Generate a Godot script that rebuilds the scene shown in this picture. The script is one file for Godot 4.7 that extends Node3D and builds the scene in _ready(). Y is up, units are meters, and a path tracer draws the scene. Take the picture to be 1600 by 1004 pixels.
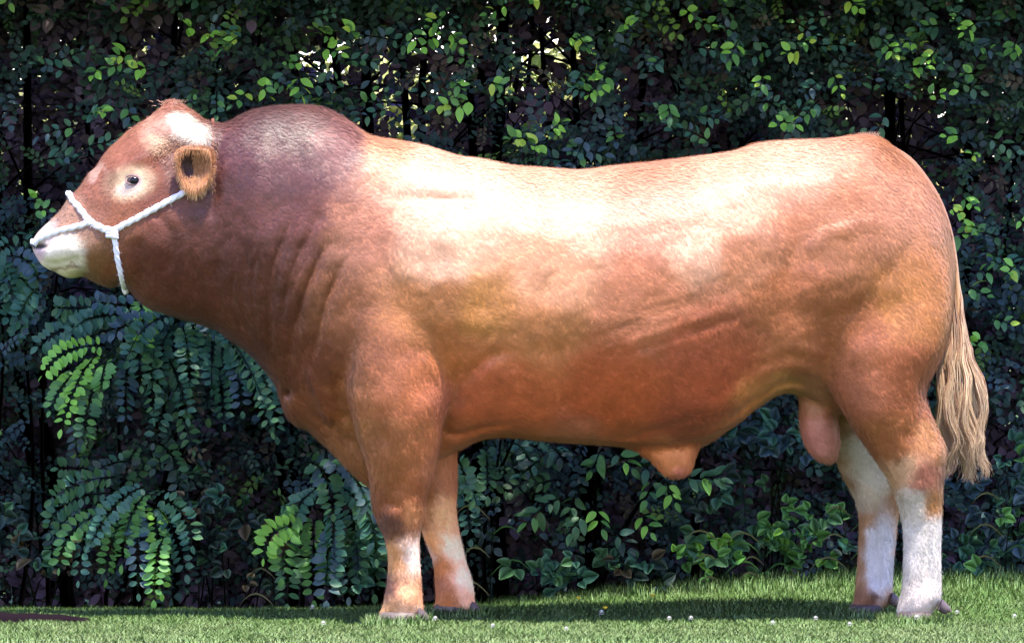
extends Node3D
# A show bull standing side-on on a lawn in front of a leafy hedge.
# One photograph pixel at the bull's middle plane is S metres; px()/the
# plane helpers below are only a ruler for taking sizes off the photograph.

const S := 0.001975          # metres per photograph pixel at z = 0
const CAMERA_HEIGHT := 0.934
const CAMERA_DISTANCE := 16.0
const GROUND_PX := 975.0
const CELL := 0.006          # lattice of the bull's body
const X0 := -1.52
const Y0 := -0.03
const Z0 := -0.45
const NX := 490
const NY := 282
const NZ := 151

var rng := RandomNumberGenerator.new()
var noise := FastNoiseLite.new()
var used := {}
var M := {}                  # materials by name


func _ready() -> void:
	rng.seed = 7
	noise.seed = 3
	noise.frequency = 1.0
	make_camera_and_light()
	make_materials()
	make_lawn()
	make_hedge()
	make_bull()
	make_halter()
	make_small_things()


func make_camera_and_light() -> void:
	var cam := Camera3D.new()
	cam.name = "camera"
	cam.fov = rad_to_deg(2.0 * atan(502.0 * S / CAMERA_DISTANCE))
	cam.position = Vector3(0, CAMERA_HEIGHT, CAMERA_DISTANCE)
	cam.near = 0.1
	cam.far = 600.0
	add_child(cam)
	cam.current = true
	var env := Environment.new()
	env.background_mode = Environment.BG_SKY
	var sky := Sky.new()
	var sm := ProceduralSkyMaterial.new()
	sm.sky_top_color = Color(0.42, 0.49, 0.76)
	sm.sky_horizon_color = Color(0.93, 0.90, 0.82)
	sm.sky_curve = 0.12
	sm.ground_bottom_color = Color(0.20, 0.26, 0.12)
	sm.ground_horizon_color = Color(0.75, 0.75, 0.65)
	sm.sky_energy_multiplier = 1.4
	sky.sky_material = sm
	env.sky = sky
	env.tonemap_mode = Environment.TONE_MAPPER_LINEAR
	env.tonemap_exposure = 3.2
	env.ambient_light_source = Environment.AMBIENT_SOURCE_SKY
	env.sdfgi_enabled = true
	env.ssao_enabled = true
	env.ssil_enabled = true
	var we := WorldEnvironment.new()
	we.name = "environment"
	we.environment = env
	add_child(we)
	var sun := DirectionalLight3D.new()
	sun.name = "sun"
	sun.light_energy = 1.32
	sun.light_color = Color(1.0, 0.965, 0.91)
	sun.light_angular_distance = 0.6
	sun.shadow_enabled = true
	add_child(sun)
	sun.look_at_from_position(Vector3(0.14, 0.93, 0.31) * 30.0, Vector3.ZERO, Vector3(0, 0, -1))


# ---------------------------------------------------------------- helpers

func numbered(called: String) -> String:
	var n: int = used.get(called, 0)
	used[called] = n + 1
	return called if n == 0 else "%s_%03d" % [called, n]


func tag(o: Node, label: String, category := "", group := "", kind := "") -> Node:
	if label:
		o.set_meta("label", label)
	if category:
		o.set_meta("category", category)
	if group:
		o.set_meta("group", group)
	if kind:
		o.set_meta("kind", kind)
	return o


func thing(called: String, label: String, category: String, at := Vector3.ZERO, group := "") -> Node3D:
	var o := Node3D.new()
	o.name = numbered(called)
	o.position = at
	add_child(o, true)
	tag(o, label, category, group)
	return o


func put(called: String, mesh: Mesh, material: Material, parent: Node = null) -> MeshInstance3D:
	var o := MeshInstance3D.new()
	o.name = numbered(called) if parent == null or parent == self else called
	o.mesh = mesh
	o.material_override = material
	(parent if parent else self).add_child(o, true)
	return o


func scatter(called: String, mesh: Mesh, material: Material, where: Array[Transform3D], tints: PackedColorArray, parent: Node) -> MultiMeshInstance3D:
	var mm := MultiMesh.new()
	mm.transform_format = MultiMesh.TRANSFORM_3D
	mm.use_colors = tints.size() > 0
	mm.mesh = mesh
	mm.instance_count = where.size()
	for i in where.size():
		mm.set_instance_transform(i, where[i])
		if tints.size():
			mm.set_instance_color(i, tints[i])
	var o := MultiMeshInstance3D.new()
	o.name = called
	o.multimesh = mm
	o.material_override = material
	parent.add_child(o, true)
	o.set_meta("kind", "stuff")
	return o


func ease01(a: float, b: float, x: float) -> float:
	var t := clampf((x - a) / (b - a), 0.0, 1.0)
	return t * t * (3.0 - 2.0 * t)


func table(keys: Array, x: float) -> float:
	if x <= keys[0][0]:
		return keys[0][1]
	for i in range(1, keys.size()):
		if x <= keys[i][0]:
			var t: float = (x - keys[i - 1][0]) / (keys[i][0] - keys[i - 1][0])
			t = t * t * (3.0 - 2.0 * t)
			return lerpf(keys[i - 1][1], keys[i][1], t)
	return keys[keys.size() - 1][1]


# a point of the place, measured off the photograph at a chosen depth
func spot(x: float, y: float, z := 0.0) -> Vector3:
	var k := S * (CAMERA_DISTANCE - z) / CAMERA_DISTANCE
	return Vector3((x - 800.0) * k, CAMERA_HEIGHT - (y - 502.0) * k, z)


func smooth_ring(p: PackedVector2Array, steps: int) -> PackedVector2Array:
	var out := PackedVector2Array()
	var n := p.size()
	for i in n:
		for s in steps:
			out.append(p[i].cubic_interpolate(p[(i + 1) % n], p[(i + n - 1) % n], p[(i + 2) % n], float(s) / steps))
	return out


func smooth_path(p: PackedVector3Array, steps: int) -> PackedVector3Array:
	var out := PackedVector3Array()
	var n := p.size()
	for i in n - 1:
		for s in steps:
			out.append(p[i].cubic_interpolate(p[i + 1], p[maxi(i - 1, 0)], p[mini(i + 2, n - 1)], float(s) / steps))
	out.append(p[n - 1])
	return out


# a tube along a path; lay > 0 lays strands round it like a rope
func tube(st: SurfaceTool, path: PackedVector3Array, radius: Callable, sides: int, colour := Color.WHITE, strands := 0, lay := 0.0) -> void:
	var n := path.size()
	var up := Vector3(0.31, 0.2, 0.93)
	var rings: Array[PackedVector3Array] = []
	var norms: Array[PackedVector3Array] = []
	var run := 0.0
	for i in n:
		var d := (path[mini(i + 1, n - 1)] - path[maxi(i - 1, 0)]).normalized()
		if absf(d.dot(up)) > 0.99:
			up = Vector3(0.9, 0.3, 0.1)
		var a := d.cross(up).normalized()
		var b := d.cross(a).normalized()
		up = -b if i > 0 and false else up
		if i > 0:
			run += path[i].distance_to(path[i - 1])
		var r: float = radius.call(float(i) / (n - 1))
		var ring := PackedVector3Array()
		var nr := PackedVector3Array()
		for s in sides:
			var t := TAU * s / sides
			var w := 0.0
			if strands > 0:
				w = 0.16 * cos(strands * t + lay * run) - 0.05
			var o := a * cos(t) + b * sin(t)
			ring.append(path[i] + o * r * (1.0 + w))
			nr.append(o)
		rings.append(ring)
		norms.append(nr)
	for i in n - 1:
		for s in sides:
			var q := (s + 1) % sides
			var v := [rings[i][s], rings[i + 1][s], rings[i + 1][q], rings[i][q]]
			var m := [norms[i][s], norms[i + 1][s], norms[i + 1][q], norms[i][q]]
			for k in [0, 2, 1, 0, 3, 2]:
				st.set_color(colour)
				st.set_normal(m[k])
				st.add_vertex(v[k])


func start() -> SurfaceTool:
	var st := SurfaceTool.new()
	st.begin(Mesh.PRIMITIVE_TRIANGLES)
	st.set_color(Color.WHITE)
	st.set_normal(Vector3.UP)
	return st


func lin(r: float, g: float, b: float) -> Color:   # a linear base colour for a material
	return Color(r, g, b).linear_to_srgb()


func noise_texture(frequency: float, size: int, octaves := 4, seed := 1, stretch := Vector3.ONE) -> NoiseTexture2D:
	var f := FastNoiseLite.new()
	f.seed = seed
	f.noise_type = FastNoiseLite.TYPE_SIMPLEX_SMOOTH
	f.frequency = frequency
	f.fractal_octaves = octaves
	var t := NoiseTexture2D.new()
	t.noise = f
	t.width = size
	t.height = size
	t.seamless = true
	t.generate_mipmaps = false
	return t


func plain(called: String, colour: Color, rough: float, specular := 0.5) -> StandardMaterial3D:
	var m := StandardMaterial3D.new()
	m.resource_name = called
	m.albedo_color = colour
	m.roughness = rough
	m.metallic_specular = specular
	M[called] = m
	return m


func tinted(called: String, rough: float, specular := 0.5) -> StandardMaterial3D:
	var m := plain(called, Color.WHITE, rough, specular)
	m.vertex_color_use_as_albedo = true
	return m


# ---------------------------------------------------------------- the bull

var layers := []             # {h, zc, i0, i1, j0, j1, blend}
var coat_map := PackedColorArray()
const COAT_W := 160
const COAT_H := 104


func column(i: int, j: int) -> Vector2:      # lattice node -> photograph pixel at z = 0
	return Vector2(800.0 + (X0 + i * CELL) / S, GROUND_PX - (Y0 + j * CELL) / S)


# Rounds an outline into a solid: half the depth squared, h, answers div grad h = -2
# inside the outline and is 0 along it, so that a long strip becomes a round bar.
func inflate(outline: Array, plane: float, depth: Callable) -> Dictionary:
	var k := (CAMERA_DISTANCE - plane) / CAMERA_DISTANCE
	var ring := PackedVector2Array()
	for p in outline:
		ring.append(Vector2((p[0] - 800.0) * S * k, CAMERA_HEIGHT - (p[1] - 502.0) * S * k))
	ring = smooth_ring(ring, 5)
	var lo := ring[0]
	var hi := ring[0]
	for p in ring:
		lo = lo.min(p)
		hi = hi.max(p)
	var i0 := maxi(int((lo.x - X0) / CELL) - 14, 0)
	var i1 := mini(int((hi.x - X0) / CELL) + 15, NX - 1)
	var j0 := maxi(int((lo.y - Y0) / CELL) - 14, 0)
	var j1 := mini(int((hi.y - Y0) / CELL) + 15, NY - 1)
	var w := i1 - i0 + 1
	var hgt := j1 - j0 + 1
	var inside := PackedByteArray()
	inside.resize(w * hgt)
	var s := PackedFloat32Array()
	s.resize(w * hgt)
	for j in hgt:
		for i in w:
			var at := Vector2(X0 + (i0 + i) * CELL, Y0 + (j0 + j) * CELL)
			inside[j * w + i] = 1 if Geometry2D.is_point_in_polygon(at, ring) else 0
			s[j * w + i] = 1.0
	var n := ring.size()
	for e in n:
		var a := ring[e]
		var b := ring[(e + 1) % n]
		var ia := clampi(int((minf(a.x, b.x) - X0) / CELL) - 13 - i0, 0, w - 1)
		var ib := clampi(int((maxf(a.x, b.x) - X0) / CELL) + 14 - i0, 0, w - 1)
		var ja := clampi(int((minf(a.y, b.y) - Y0) / CELL) - 13 - j0, 0, hgt - 1)
		var jb := clampi(int((maxf(a.y, b.y) - Y0) / CELL) + 14 - j0, 0, hgt - 1)
		for j in range(ja, jb + 1):
			for i in range(ia, ib + 1):
				var at := Vector2(X0 + (i0 + i) * CELL, Y0 + (j0 + j) * CELL)
				var d := at.distance_to(Geometry2D.get_closest_point_to_segment(at, a, b))
				if d < s[j * w + i]:
					s[j * w + i] = d
	for q in w * hgt:
		if inside[q] == 0:
			s[q] = -s[q]
	# solve, coarse to fine
	var h := PackedFloat32Array()
	var pw := 0
	var ph := 0
	for level in [8, 4, 2, 1]:
		var cw: int = (w - 1) / level + 1
		var ch: int = (hgt - 1) / level + 1
		var g := PackedFloat32Array()
		g.resize(cw * ch)
		var free := PackedInt32Array()
		for j in ch:
			for i in cw:
				var on := inside[j * level * w + i * level]
				if on and i > 0 and j > 0 and i < cw - 1 and j < ch - 1:
					free.append(j * cw + i)
					if pw:
						var u := minf(i * 0.5, pw - 1.001)
						var v := minf(j * 0.5, ph - 1.001)
						var ui := int(u)
						var vi := int(v)
						var fu := u - ui
						var fv := v - vi
						var o := vi * pw + ui
						g[j * cw + i] = lerpf(lerpf(h[o], h[o + 1], fu), lerpf(h[o + pw], h[o + pw + 1], fu), fv)
		var load_: float = 2.0 * (CELL * level) * (CELL * level)
		var turns: int = {8: 140, 4: 60, 2: 30, 1: 16}[level]
		var over: float = {8: 1.7, 4: 1.6, 2: 1.5, 1: 1.2}[level]
		for t in turns:
			for q in free:
				g[q] += over * (0.25 * (g[q - 1] + g[q + 1] + g[q - cw] + g[q + cw] + load_) - g[q])
		h = g
		pw = cw
		ph = ch
	# along the outline h follows the true distance to it
	var ratio := PackedFloat32Array()
	ratio.resize(w * hgt)
	var band := PackedInt32Array()
	for q in w * hgt:
		if s[q] > 2.6 * CELL:
			ratio[q] = h[q] / (s[q] + 0.35 * CELL) if s[q] < 0.9 else 0.0
		else:
			ratio[q] = -1.0
			if s[q] > -12.5 * CELL:
				band.append(q)
	for t in 26:
		for q in band:
			var sum := 0.0
			var c := 0
			for o in [-1, 1, -w, w, -w - 1, -w + 1, w - 1, w + 1]:
				var r: int = q + o
				if r >= 0 and r < w * hgt and ratio[r] >= 0.0 and s[r] < 0.9:
					sum += ratio[r]
					c += 1
			if c:
				ratio[q] = sum / c
	for q in w * hgt:
		if s[q] <= -12.0 * CELL:
			h[q] = -1.0
		elif s[q] <= 2.6 * CELL:
			h[q] = s[q] * maxf(ratio[q], 0.01)
	for j in hgt:
		for i in w:
			var p := column(i0 + i, j0 + j)
			var kk: float = depth.call(p.x, p.y)
			h[j * w + i] *= kk * kk if h[j * w + i] > -0.9 else 1.0
	return {"h": h, "s": s, "i0": i0, "i1": i1, "j0": j0, "j1": j1, "w": w, "n": hgt}


# raises or sinks the flesh: [x, y, rx, ry, turn in degrees, millimetres]
func flesh(l: Dictionary, bumps: Array) -> void:
	for b in bumps:
		var r: float = maxf(b[2], b[3]) * 2.4
		var c := cos(deg_to_rad(b[4]))
		var sn := sin(deg_to_rad(b[4]))
		var a0: int = int((((b[0] - r) - 800.0) * S - X0) / CELL) - l.i0
		var a1: int = int((((b[0] + r) - 800.0) * S - X0) / CELL) - l.i0
		var b0: int = int((((GROUND_PX - b[1]) - r) * S - Y0) / CELL) - l.j0
		var b1: int = int((((GROUND_PX - b[1]) + r) * S - Y0) / CELL) - l.j0
		for j in range(maxi(b0, 0), mini(b1 + 1, l.n)):
			for i in range(maxi(a0, 0), mini(a1 + 1, l.w)):
				var q: int = j * l.w + i
				if l.h[q] <= 0.0:
					continue
				var p := column(l.i0 + i, l.j0 + j)
				var dx: float = p.x - b[0]
				var dy: float = p.y - b[1]
				var u: float = (dx * c + dy * sn) / b[2]
				var v: float = (dy * c - dx * sn) / b[3]
				var e := exp(-(u * u + v * v))
				if e > 0.004:
					var z: float = sqrt(l.h[q])
					var room := clampf(l.s[q] / 0.035, 0.0, 1.0)
					z += e * b[5] * 0.001 * room * room
					l.h[q] = z * z


# a fold or ridge along a line: [[points], width px, millimetres]
func folds(l: Dictionary, lines: Array) -> void:
	for f in lines:
		var p := PackedVector3Array()
		for a in f[0]:
			p.append(Vector3(a[0], a[1], 0))
		p = smooth_path(p, 5)
		var w: float = f[1]
		var lo := p[0]
		var hi := p[0]
		for a in p:
			lo = lo.min(a)
			hi = hi.max(a)
		var a0: int = int(((lo.x - w * 3 - 800.0) * S - X0) / CELL) - l.i0
		var a1: int = int(((hi.x + w * 3 - 800.0) * S - X0) / CELL) - l.i0
		var b0: int = int(((GROUND_PX - hi.y - w * 3) * S - Y0) / CELL) - l.j0
		var b1: int = int(((GROUND_PX - lo.y + w * 3) * S - Y0) / CELL) - l.j0
		for j in range(maxi(b0, 0), mini(b1 + 1, l.n)):
			for i in range(maxi(a0, 0), mini(a1 + 1, l.w)):
				var q: int = j * l.w + i
				if l.h[q] <= 0.0:
					continue
				var c := column(l.i0 + i, l.j0 + j)
				var best := 1e9
				var along := 0.0
				for k in p.size() - 1:
					var a := Vector2(p[k].x, p[k].y)
					var b := Vector2(p[k + 1].x, p[k + 1].y)
					var o := Geometry2D.get_closest_point_to_segment(c, a, b)
					var d := c.distance_squared_to(o)
					if d < best:
						best = d
						along = (k + a.distance_to(o) / maxf(a.distance_to(b), 0.01)) / (p.size() - 1)
				var e := exp(-best / (w * w)) * clampf(sin(PI * clampf(along, 0.02, 0.98)) * 1.6, 0.0, 1.0)
				if e > 0.01:
					var z: float = sqrt(l.h[q])
					var room := clampf(l.s[q] / 0.03, 0.0, 1.0)
					z = maxf(z + e * f[2] * 0.001 * room, 0.002)
					l.h[q] = z * z


# the uneven pull of muscle and hide
func lumps(l: Dictionary, strength: float) -> void:
	for j in l.n:
		for i in l.w:
			var q: int = j * l.w + i
			if l.h[q] <= 0.0:
				continue
			var x: float = (l.i0 + i) * CELL
			var y: float = (l.j0 + j) * CELL
			var room := clampf(l.s[q] / 0.05, 0.0, 1.0)
			var z: float = sqrt(l.h[q])
			z += strength * room * (noise.get_noise_2d(x * 4.0, y * 5.0) * 0.008 + noise.get_noise_2d(x * 11.0 + 50.0, y * 9.0) * 0.0020 + noise.get_noise_2d(x * 28.0, y * 20.0 + 90.0) * 0.0010)
			l.h[q] = z * z


func add_layer(l: Dictionary, zc: Array, blend: float) -> void:
	var c := PackedFloat32Array()
	for j in NY:
		c.append(table(zc, GROUND_PX - (Y0 + j * CELL) / S))
	l.zc = c
	l.blend = blend
	layers.append(l)


# the torso's half depth over a pixel, in metres
func side(x: float, y: float) -> float:
	var l: Dictionary = layers[0]
	var u: float = ((x - 800.0) * S - X0) / CELL - l.i0
	var v: float = ((GROUND_PX - y) * S - Y0) / CELL - l.j0
	u = clampf(u, 0, l.w - 1.01)
	v = clampf(v, 0, l.n - 1.01)
	var o: int = int(v) * l.w + int(u)
	var fu := u - int(u)
	var fv := v - int(v)
	var h := lerpf(lerpf(l.h[o], l.h[o + 1], fu), lerpf(l.h[o + l.w], l.h[o + l.w + 1], fu), fv)
	return sqrt(maxf(h, 0.0))


func on_side(x: float, y: float, lift := 0.0) -> Vector3:
	var z := side(x, y)
	var k := (CAMERA_DISTANCE - z) / CAMERA_DISTANCE
	return Vector3((x - 800.0) * S * k, CAMERA_HEIGHT - (y - 502.0) * S * k, z + lift)


func body_layers() -> void:
	var torso := inflate([
		[267, 155], [253, 165], [234, 181], [218, 192], [199, 204], [186, 217], [170, 231], [157, 248], [148, 262], [138, 270], [129, 284], [119, 297],
		[106, 310], [93, 329], [78, 344], [63, 358], [54, 369], [49, 381], [52, 393], [58, 404], [65, 414], [76, 421], [86, 425], [97, 431], [110, 435],
		[129, 432], [141, 438], [160, 447], [175, 450], [189, 446], [203, 455], [211, 465], [230, 481], [264, 493], [303, 504], [337, 516], [360, 532],
		[388, 552], [410, 575], [429, 600], [437, 625], [445, 647], [457, 662], [471, 670], [481, 673], [497, 688], [520, 709], [541, 732], [562, 751],
		[584, 766], [615, 768], [650, 745], [690, 716], [716, 704], [752, 687], [800, 684], [861, 690], [921, 694], [986, 698], [1040, 698], [1094, 690], [1119, 682],
		[1155, 660], [1179, 640], [1203, 624], [1219, 616], [1235, 614], [1252, 620], [1290, 640], [1340, 650], [1400, 640], [1440, 612], [1456, 590],
		[1471, 561], [1482, 527], [1489, 480], [1493, 423], [1490, 394], [1484, 359], [1473, 325], [1456, 296], [1439, 272], [1416, 246], [1393, 226],
		[1372, 213], [1347, 209], [1323, 212], [1289, 217], [1242, 218], [1185, 223], [1144, 236], [1087, 244], [1022, 252], [963, 258], [909, 265],
		[856, 262], [802, 258], [748, 247], [720, 244], [696, 237], [660, 226], [624, 219], [585, 213], [567, 204], [542, 186], [517, 172], [495, 165],
		[463, 163], [420, 166], [391, 172], [370, 182], [356, 190], [341, 192], [328, 189], [316, 184], [300, 172], [284, 163],
	], 0.0, func(x: float, y: float) -> float:
		var k := table([[50, 0.95], [90, 0.86], [140, 0.72], [200, 0.66], [290, 0.60], [340, 0.58], [420, 0.66], [520, 0.71], [620, 0.74], [730, 0.88], [1000, 0.99], [1250, 0.94], [1400, 0.92], [1490, 1.0]], x)
		var low := ease01(470, 720, y) * ease01(400, 480, x) * (1.0 - ease01(660, 800, x))
		k *= 1.0 - 0.34 * low
		k *= 1.0 - 0.30 * ease01(430, 640, y) * ease01(1230, 1330, x)
		return k)
	flesh(torso, [
		[205, 258, 34, 13, -25, 15], [208, 283, 17, 11, 0, -7], [175, 262, 12, 20, 30, 5], [186, 300, 26, 14, 30, -5], [250, 365, 60, 62, 20, 20], [120, 395, 34, 24, -10, 9], [80, 408, 20, 16, 0, 6], [96, 390, 24, 18, -10, 12], [112, 427, 22, 8, 0, 8], [72, 402, 10, 12, 0, 6],
		[293, 207, 36, 24, 30, 36], [250, 190, 26, 22, -30, 16], [240, 235, 26, 18, -30, 10], [155, 330, 40, 22, -40, -7], [320, 290, 14, 60, 5, -12],
		[150, 400, 26, 30, 10, 9],
		[450, 250, 115, 60, 0, 6], [400, 420, 60, 90, 10, 6], [560, 330, 50, 70, 20, -10], [640, 400, 60, 110, 8, 20], [530, 575, 38, 60, 0, 22], [600, 520, 60, 40, 0, 12],
		[695, 316, 52, 10, 3, -20], [700, 275, 80, 22, 5, 10], [720, 370, 80, 30, 0, 12], [750, 470, 24, 90, 8, -12], [900, 520, 170, 110, 0, 16], [980, 345, 120, 40, 0, 6], [1080, 400, 52, 44, 0, 16],
		[1150, 290, 90, 22, 0, 8], [1245, 290, 70, 34, 5, 14], [1195, 500, 36, 90, 12, -14], [1130, 560, 80, 60, 0, 10], [1400, 250, 18, 30, -40, -10], [1370, 232, 26, 16, 35, 6],
		[1330, 370, 90, 46, 0, 12], [1250, 380, 26, 60, 10, -9], [1400, 470, 70, 80, 0, 20], [1300, 480, 60, 90, 0, 14], [1270, 560, 60, 26, 20, 14],
		[1060, 672, 80, 14, -6, -9], [1150, 620, 60, 16, -30, 8], [770, 600, 50, 60, 0, 8], [800, 660, 100, 20, 3, 6],
	])
	folds(torso, [
		[[[468, 600], [478, 630], [506, 655], [556, 692]], 7.0, -5.0], [[[410, 390], [398, 450], [408, 510]], 4.5, -7.0], [[[450, 360], [428, 430], [422, 500], [436, 560]], 4.5, -7.0], [[[486, 360], [456, 440], [444, 510]], 4.0, -6.0], [[[512, 380], [478, 470], [470, 540]], 4.5, -7.0], [[[538, 420], [508, 490], [494, 560]], 5.0, -7.0], [[[370, 420], [368, 470], [384, 520]], 5.0, -6.0], [[[474, 560], [492, 600], [505, 640], [525, 672]], 5.0, 8.0], [[[716, 566], [708, 600], [702, 640], [694, 690]], 7.0, -12.0], [[[74, 421], [95, 422], [118, 413], [134, 402]], 3.5, -6.0], [[[190, 300], [205, 304], [224, 296]], 3.0, -3.0], [[[186, 306], [206, 311], [228, 302]], 3.0, -2.5], [[[192, 266], [210, 262], [228, 270]], 3.5, -3.0], [[[236, 330], [262, 350], [276, 390], [262, 430]], 7.0, -6.0], [[[1180, 560], [1230, 540], [1290, 556]], 9.0, 5.0], [[[1236, 360], [1228, 440], [1240, 520]], 14.0, -8.0],
		[[[470, 320], [444, 400], [430, 480], [428, 540]], 7.0, -8.7], [[[525, 370], [485, 450], [462, 520], [455, 575]], 7.0, -10.2], [[[398, 380], [385, 450], [392, 520], [420, 570]], 8.0, -7.2],
		[[[505, 330], [478, 400], [455, 470]], 6.0, -5.8], [[[360, 360], [345, 430], [355, 500]], 9.0, -7.2], [[[545, 400], [520, 460], [500, 540]], 8.0, -8.7], [[[350, 200], [343, 250], [338, 310], [332, 350]], 8.0, -13.0],
		[[[484, 570], [500, 612], [512, 640], [522, 664]], 7.0, 13.0], [[[470, 612], [496, 645], [540, 680], [575, 712]], 9.0, -8.0], [[[540, 575], [530, 620], [545, 665]], 10.0, -13.0],
		
		[[[900, 536], [960, 512], [1030, 488], [1100, 470]], 5.5, -3.2], [[[930, 548], [990, 528], [1060, 505], [1140, 478]], 4.5, 2.7], [[[960, 556], [1030, 534], [1100, 510], [1160, 488]], 5.5, -3.2], [[[980, 492], [1040, 474], [1100, 462]], 4.5, -2.2],
		[[[940, 690], [1000, 674], [1060, 656], [1110, 640]], 8.0, -10.2], [[[700, 640], [720, 600], [760, 560], [800, 545]], 11.0, -13.0], [[[690, 674], [722, 674], [764, 664], [800, 660]], 5.5, -17.0], [[[692, 694], [726, 690], [760, 678]], 6.0, 7.0],
		[[[1230, 400], [1280, 372], [1340, 350], [1400, 352]], 12.0, 7.2], [[[1300, 500], [1340, 470], [1400, 400], [1440, 360]], 14.0, -7.2], [[[1090, 652], [1160, 596], [1226, 570], [1292, 592]], 10.0, 12.0], [[[1124, 668], [1180, 622], [1226, 596], [1262, 606]], 9.0, -26.0],
		[[[48, 386], [60, 386], [74, 382]], 4.5, -13.0], [[[56, 404], [80, 412], [112, 408], [130, 400]], 3.5, -5.8], [[[640, 300], [610, 400], [620, 500], [650, 560]], 16.0, -8.7],
		[[[210, 455], [225, 420], [215, 370]], 12.0, -11.6], [[[1456, 300], [1478, 360], [1484, 430]], 7.0, -11.6], [[[860, 420], [850, 500], [870, 580]], 12.0, -5.8], [[[930, 410], [925, 500]], 12.0, -4.3],
	])
	lumps(torso, 1.0)
	add_layer(torso, [[0, 0.0], [1000, 0.0]], 0.0)
	var front := inflate([
		[566, 470], [552, 530], [545, 580], [543, 615], [549, 645], [557, 680], [568, 712], [576, 741], [580, 783], [583, 799], [590, 819], [600, 840], [605, 861], [606, 887], [603, 913], [600, 934], [595, 952],
		[591, 958], [600, 969], [622, 973], [648, 969], [662, 953], [661, 942], [660, 925], [658, 895], [656, 866], [656, 845], [659, 825], [666, 799], [667, 778], [672, 757], [680, 731], [687, 704],
		[690, 684], [692, 662], [700, 634], [707, 605], [704, 570], [694, 520], [676, 460], [640, 425], [598, 430],
	], 0.2, func(_x: float, y: float) -> float: return table([[430, 0.8], [600, 0.86], [700, 0.90], [820, 0.86], [900, 0.8], [960, 1.0]], y))
	flesh(front, [[640, 845, 9, 20, 0, 7], [600, 830, 7, 12, 0, -5], [628, 760, 8, 60, 3, -5], [655, 760, 9, 50, 5, 7], [612, 806, 20, 22, 0, 11], [640, 790, 14, 26, 0, 9.6], [622, 690, 22, 80, 4, 16.0], [672, 630, 24, 40, 10, 11], [600, 620, 26, 40, 0, 12.8], [648, 930, 12, 16, 0, 8.0], [618, 925, 16, 14, 0, 8.0], [640, 880, 7, 44, 0, -6.4]])
	folds(front, [[[[612, 566], [640, 548], [672, 552]], 14.0, -4.0], [[[656, 552], [684, 580], [702, 606]], 9.0, 5.0], [[[560, 600], [566, 660], [582, 730]], 8.0, 6.5], [[[600, 660], [620, 720], [624, 770]], 8.0, -6.5], [[[676, 560], [690, 588], [704, 606]], 9.0, 4.0], [[[650, 772], [658, 764], [668, 760]], 4.0, -3.9], [[[648, 790], [656, 782], [666, 778]], 4.0, -3.9], [[[646, 806], [654, 800], [664, 796]], 4.0, -3.9], [[[645, 700], [655, 745], [645, 780]], 8.0, -5.2], [[[596, 786], [612, 782], [634, 788]], 5.0, -3.9], [[[598, 832], [614, 838], [634, 826]], 5.0, -5.2]])
	lumps(front, 0.5)
	add_layer(front, [[430, 0.235], [520, 0.245], [610, 0.238], [700, 0.235], [800, 0.222], [975, 0.21]], 0.036)
	var far_front := inflate([
		[600, 600], [590, 660], [610, 720], [640, 780], [655, 820], [661, 838], [669, 858], [677, 884], [679, 913], [680, 938], [674, 952], [672, 959], [682, 967], [705, 970], [728, 966], [741, 948], [741, 924], [737, 903],
		[729, 877], [721, 845], [716, 819], [713, 793], [714, 770], [715, 741], [714, 707], [714, 660], [705, 610], [660, 580],
	], -0.2, func(_x: float, y: float) -> float: return table([[600, 0.75], [820, 0.86], [900, 0.8], [960, 1.0]], y))
	flesh(far_front, [[705, 925, 14, 16, 0, 8.0], [690, 800, 16, 20, 0, 9.6]])
	add_layer(far_front, [[560, -0.225], [700, -0.225], [800, -0.215], [975, -0.20]], 0.03)
	var hind := inflate([
		[1290, 560], [1296, 600], [1306, 625], [1320, 648], [1342, 683], [1365, 716], [1383, 743], [1397, 771], [1406, 803], [1411, 836], [1411, 882], [1409, 919], [1403, 942], [1401, 958], [1408, 969], [1428, 972],
		[1450, 969], [1461, 952], [1470, 940], [1472, 919], [1471, 863], [1472, 812], [1473, 771], [1477, 730], [1479, 702], [1467, 674], [1457, 651], [1450, 632], [1447, 605], [1457, 588], [1471, 560], [1482, 526], [1487, 480],
		[1478, 430], [1440, 395], [1390, 390], [1330, 430], [1295, 500],
	], 0.2, func(_x: float, y: float) -> float: return table([[500, 0.72], [650, 0.74], [760, 0.80], [900, 0.78], [960, 1.0]], y))
	flesh(hind, [[1468, 712, 9, 26, 0, 6], [1428, 725, 12, 30, -12, 7], [1452, 790, 8, 20, 0, -5], [1424, 800, 14, 14, 0, 5], [1330, 560, 30, 60, -20, 9], [1452, 705, 14, 24, 10, 14.4], [1425, 760, 20, 30, 10, 9.6], [1442, 680, 8, 40, -12, -12.8], [1400, 560, 60, 60, 0, 22.4], [1360, 640, 40, 40, 20, 12.8], [1440, 930, 20, 18, 0, 9.6], [1456, 850, 7, 60, 0, 6.4], [1440, 850, 6, 60, 0, -8.0]])
	folds(hind, [[[[1456, 655], [1450, 690], [1440, 720], [1444, 750]], 7.0, -6.0], [[[1445, 610], [1430, 650], [1400, 690]], 12.0, -5.0]])
	lumps(hind, 0.7)
	add_layer(hind, [[400, 0.165], [560, 0.20], [760, 0.215], [975, 0.20]], 0.05)
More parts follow.
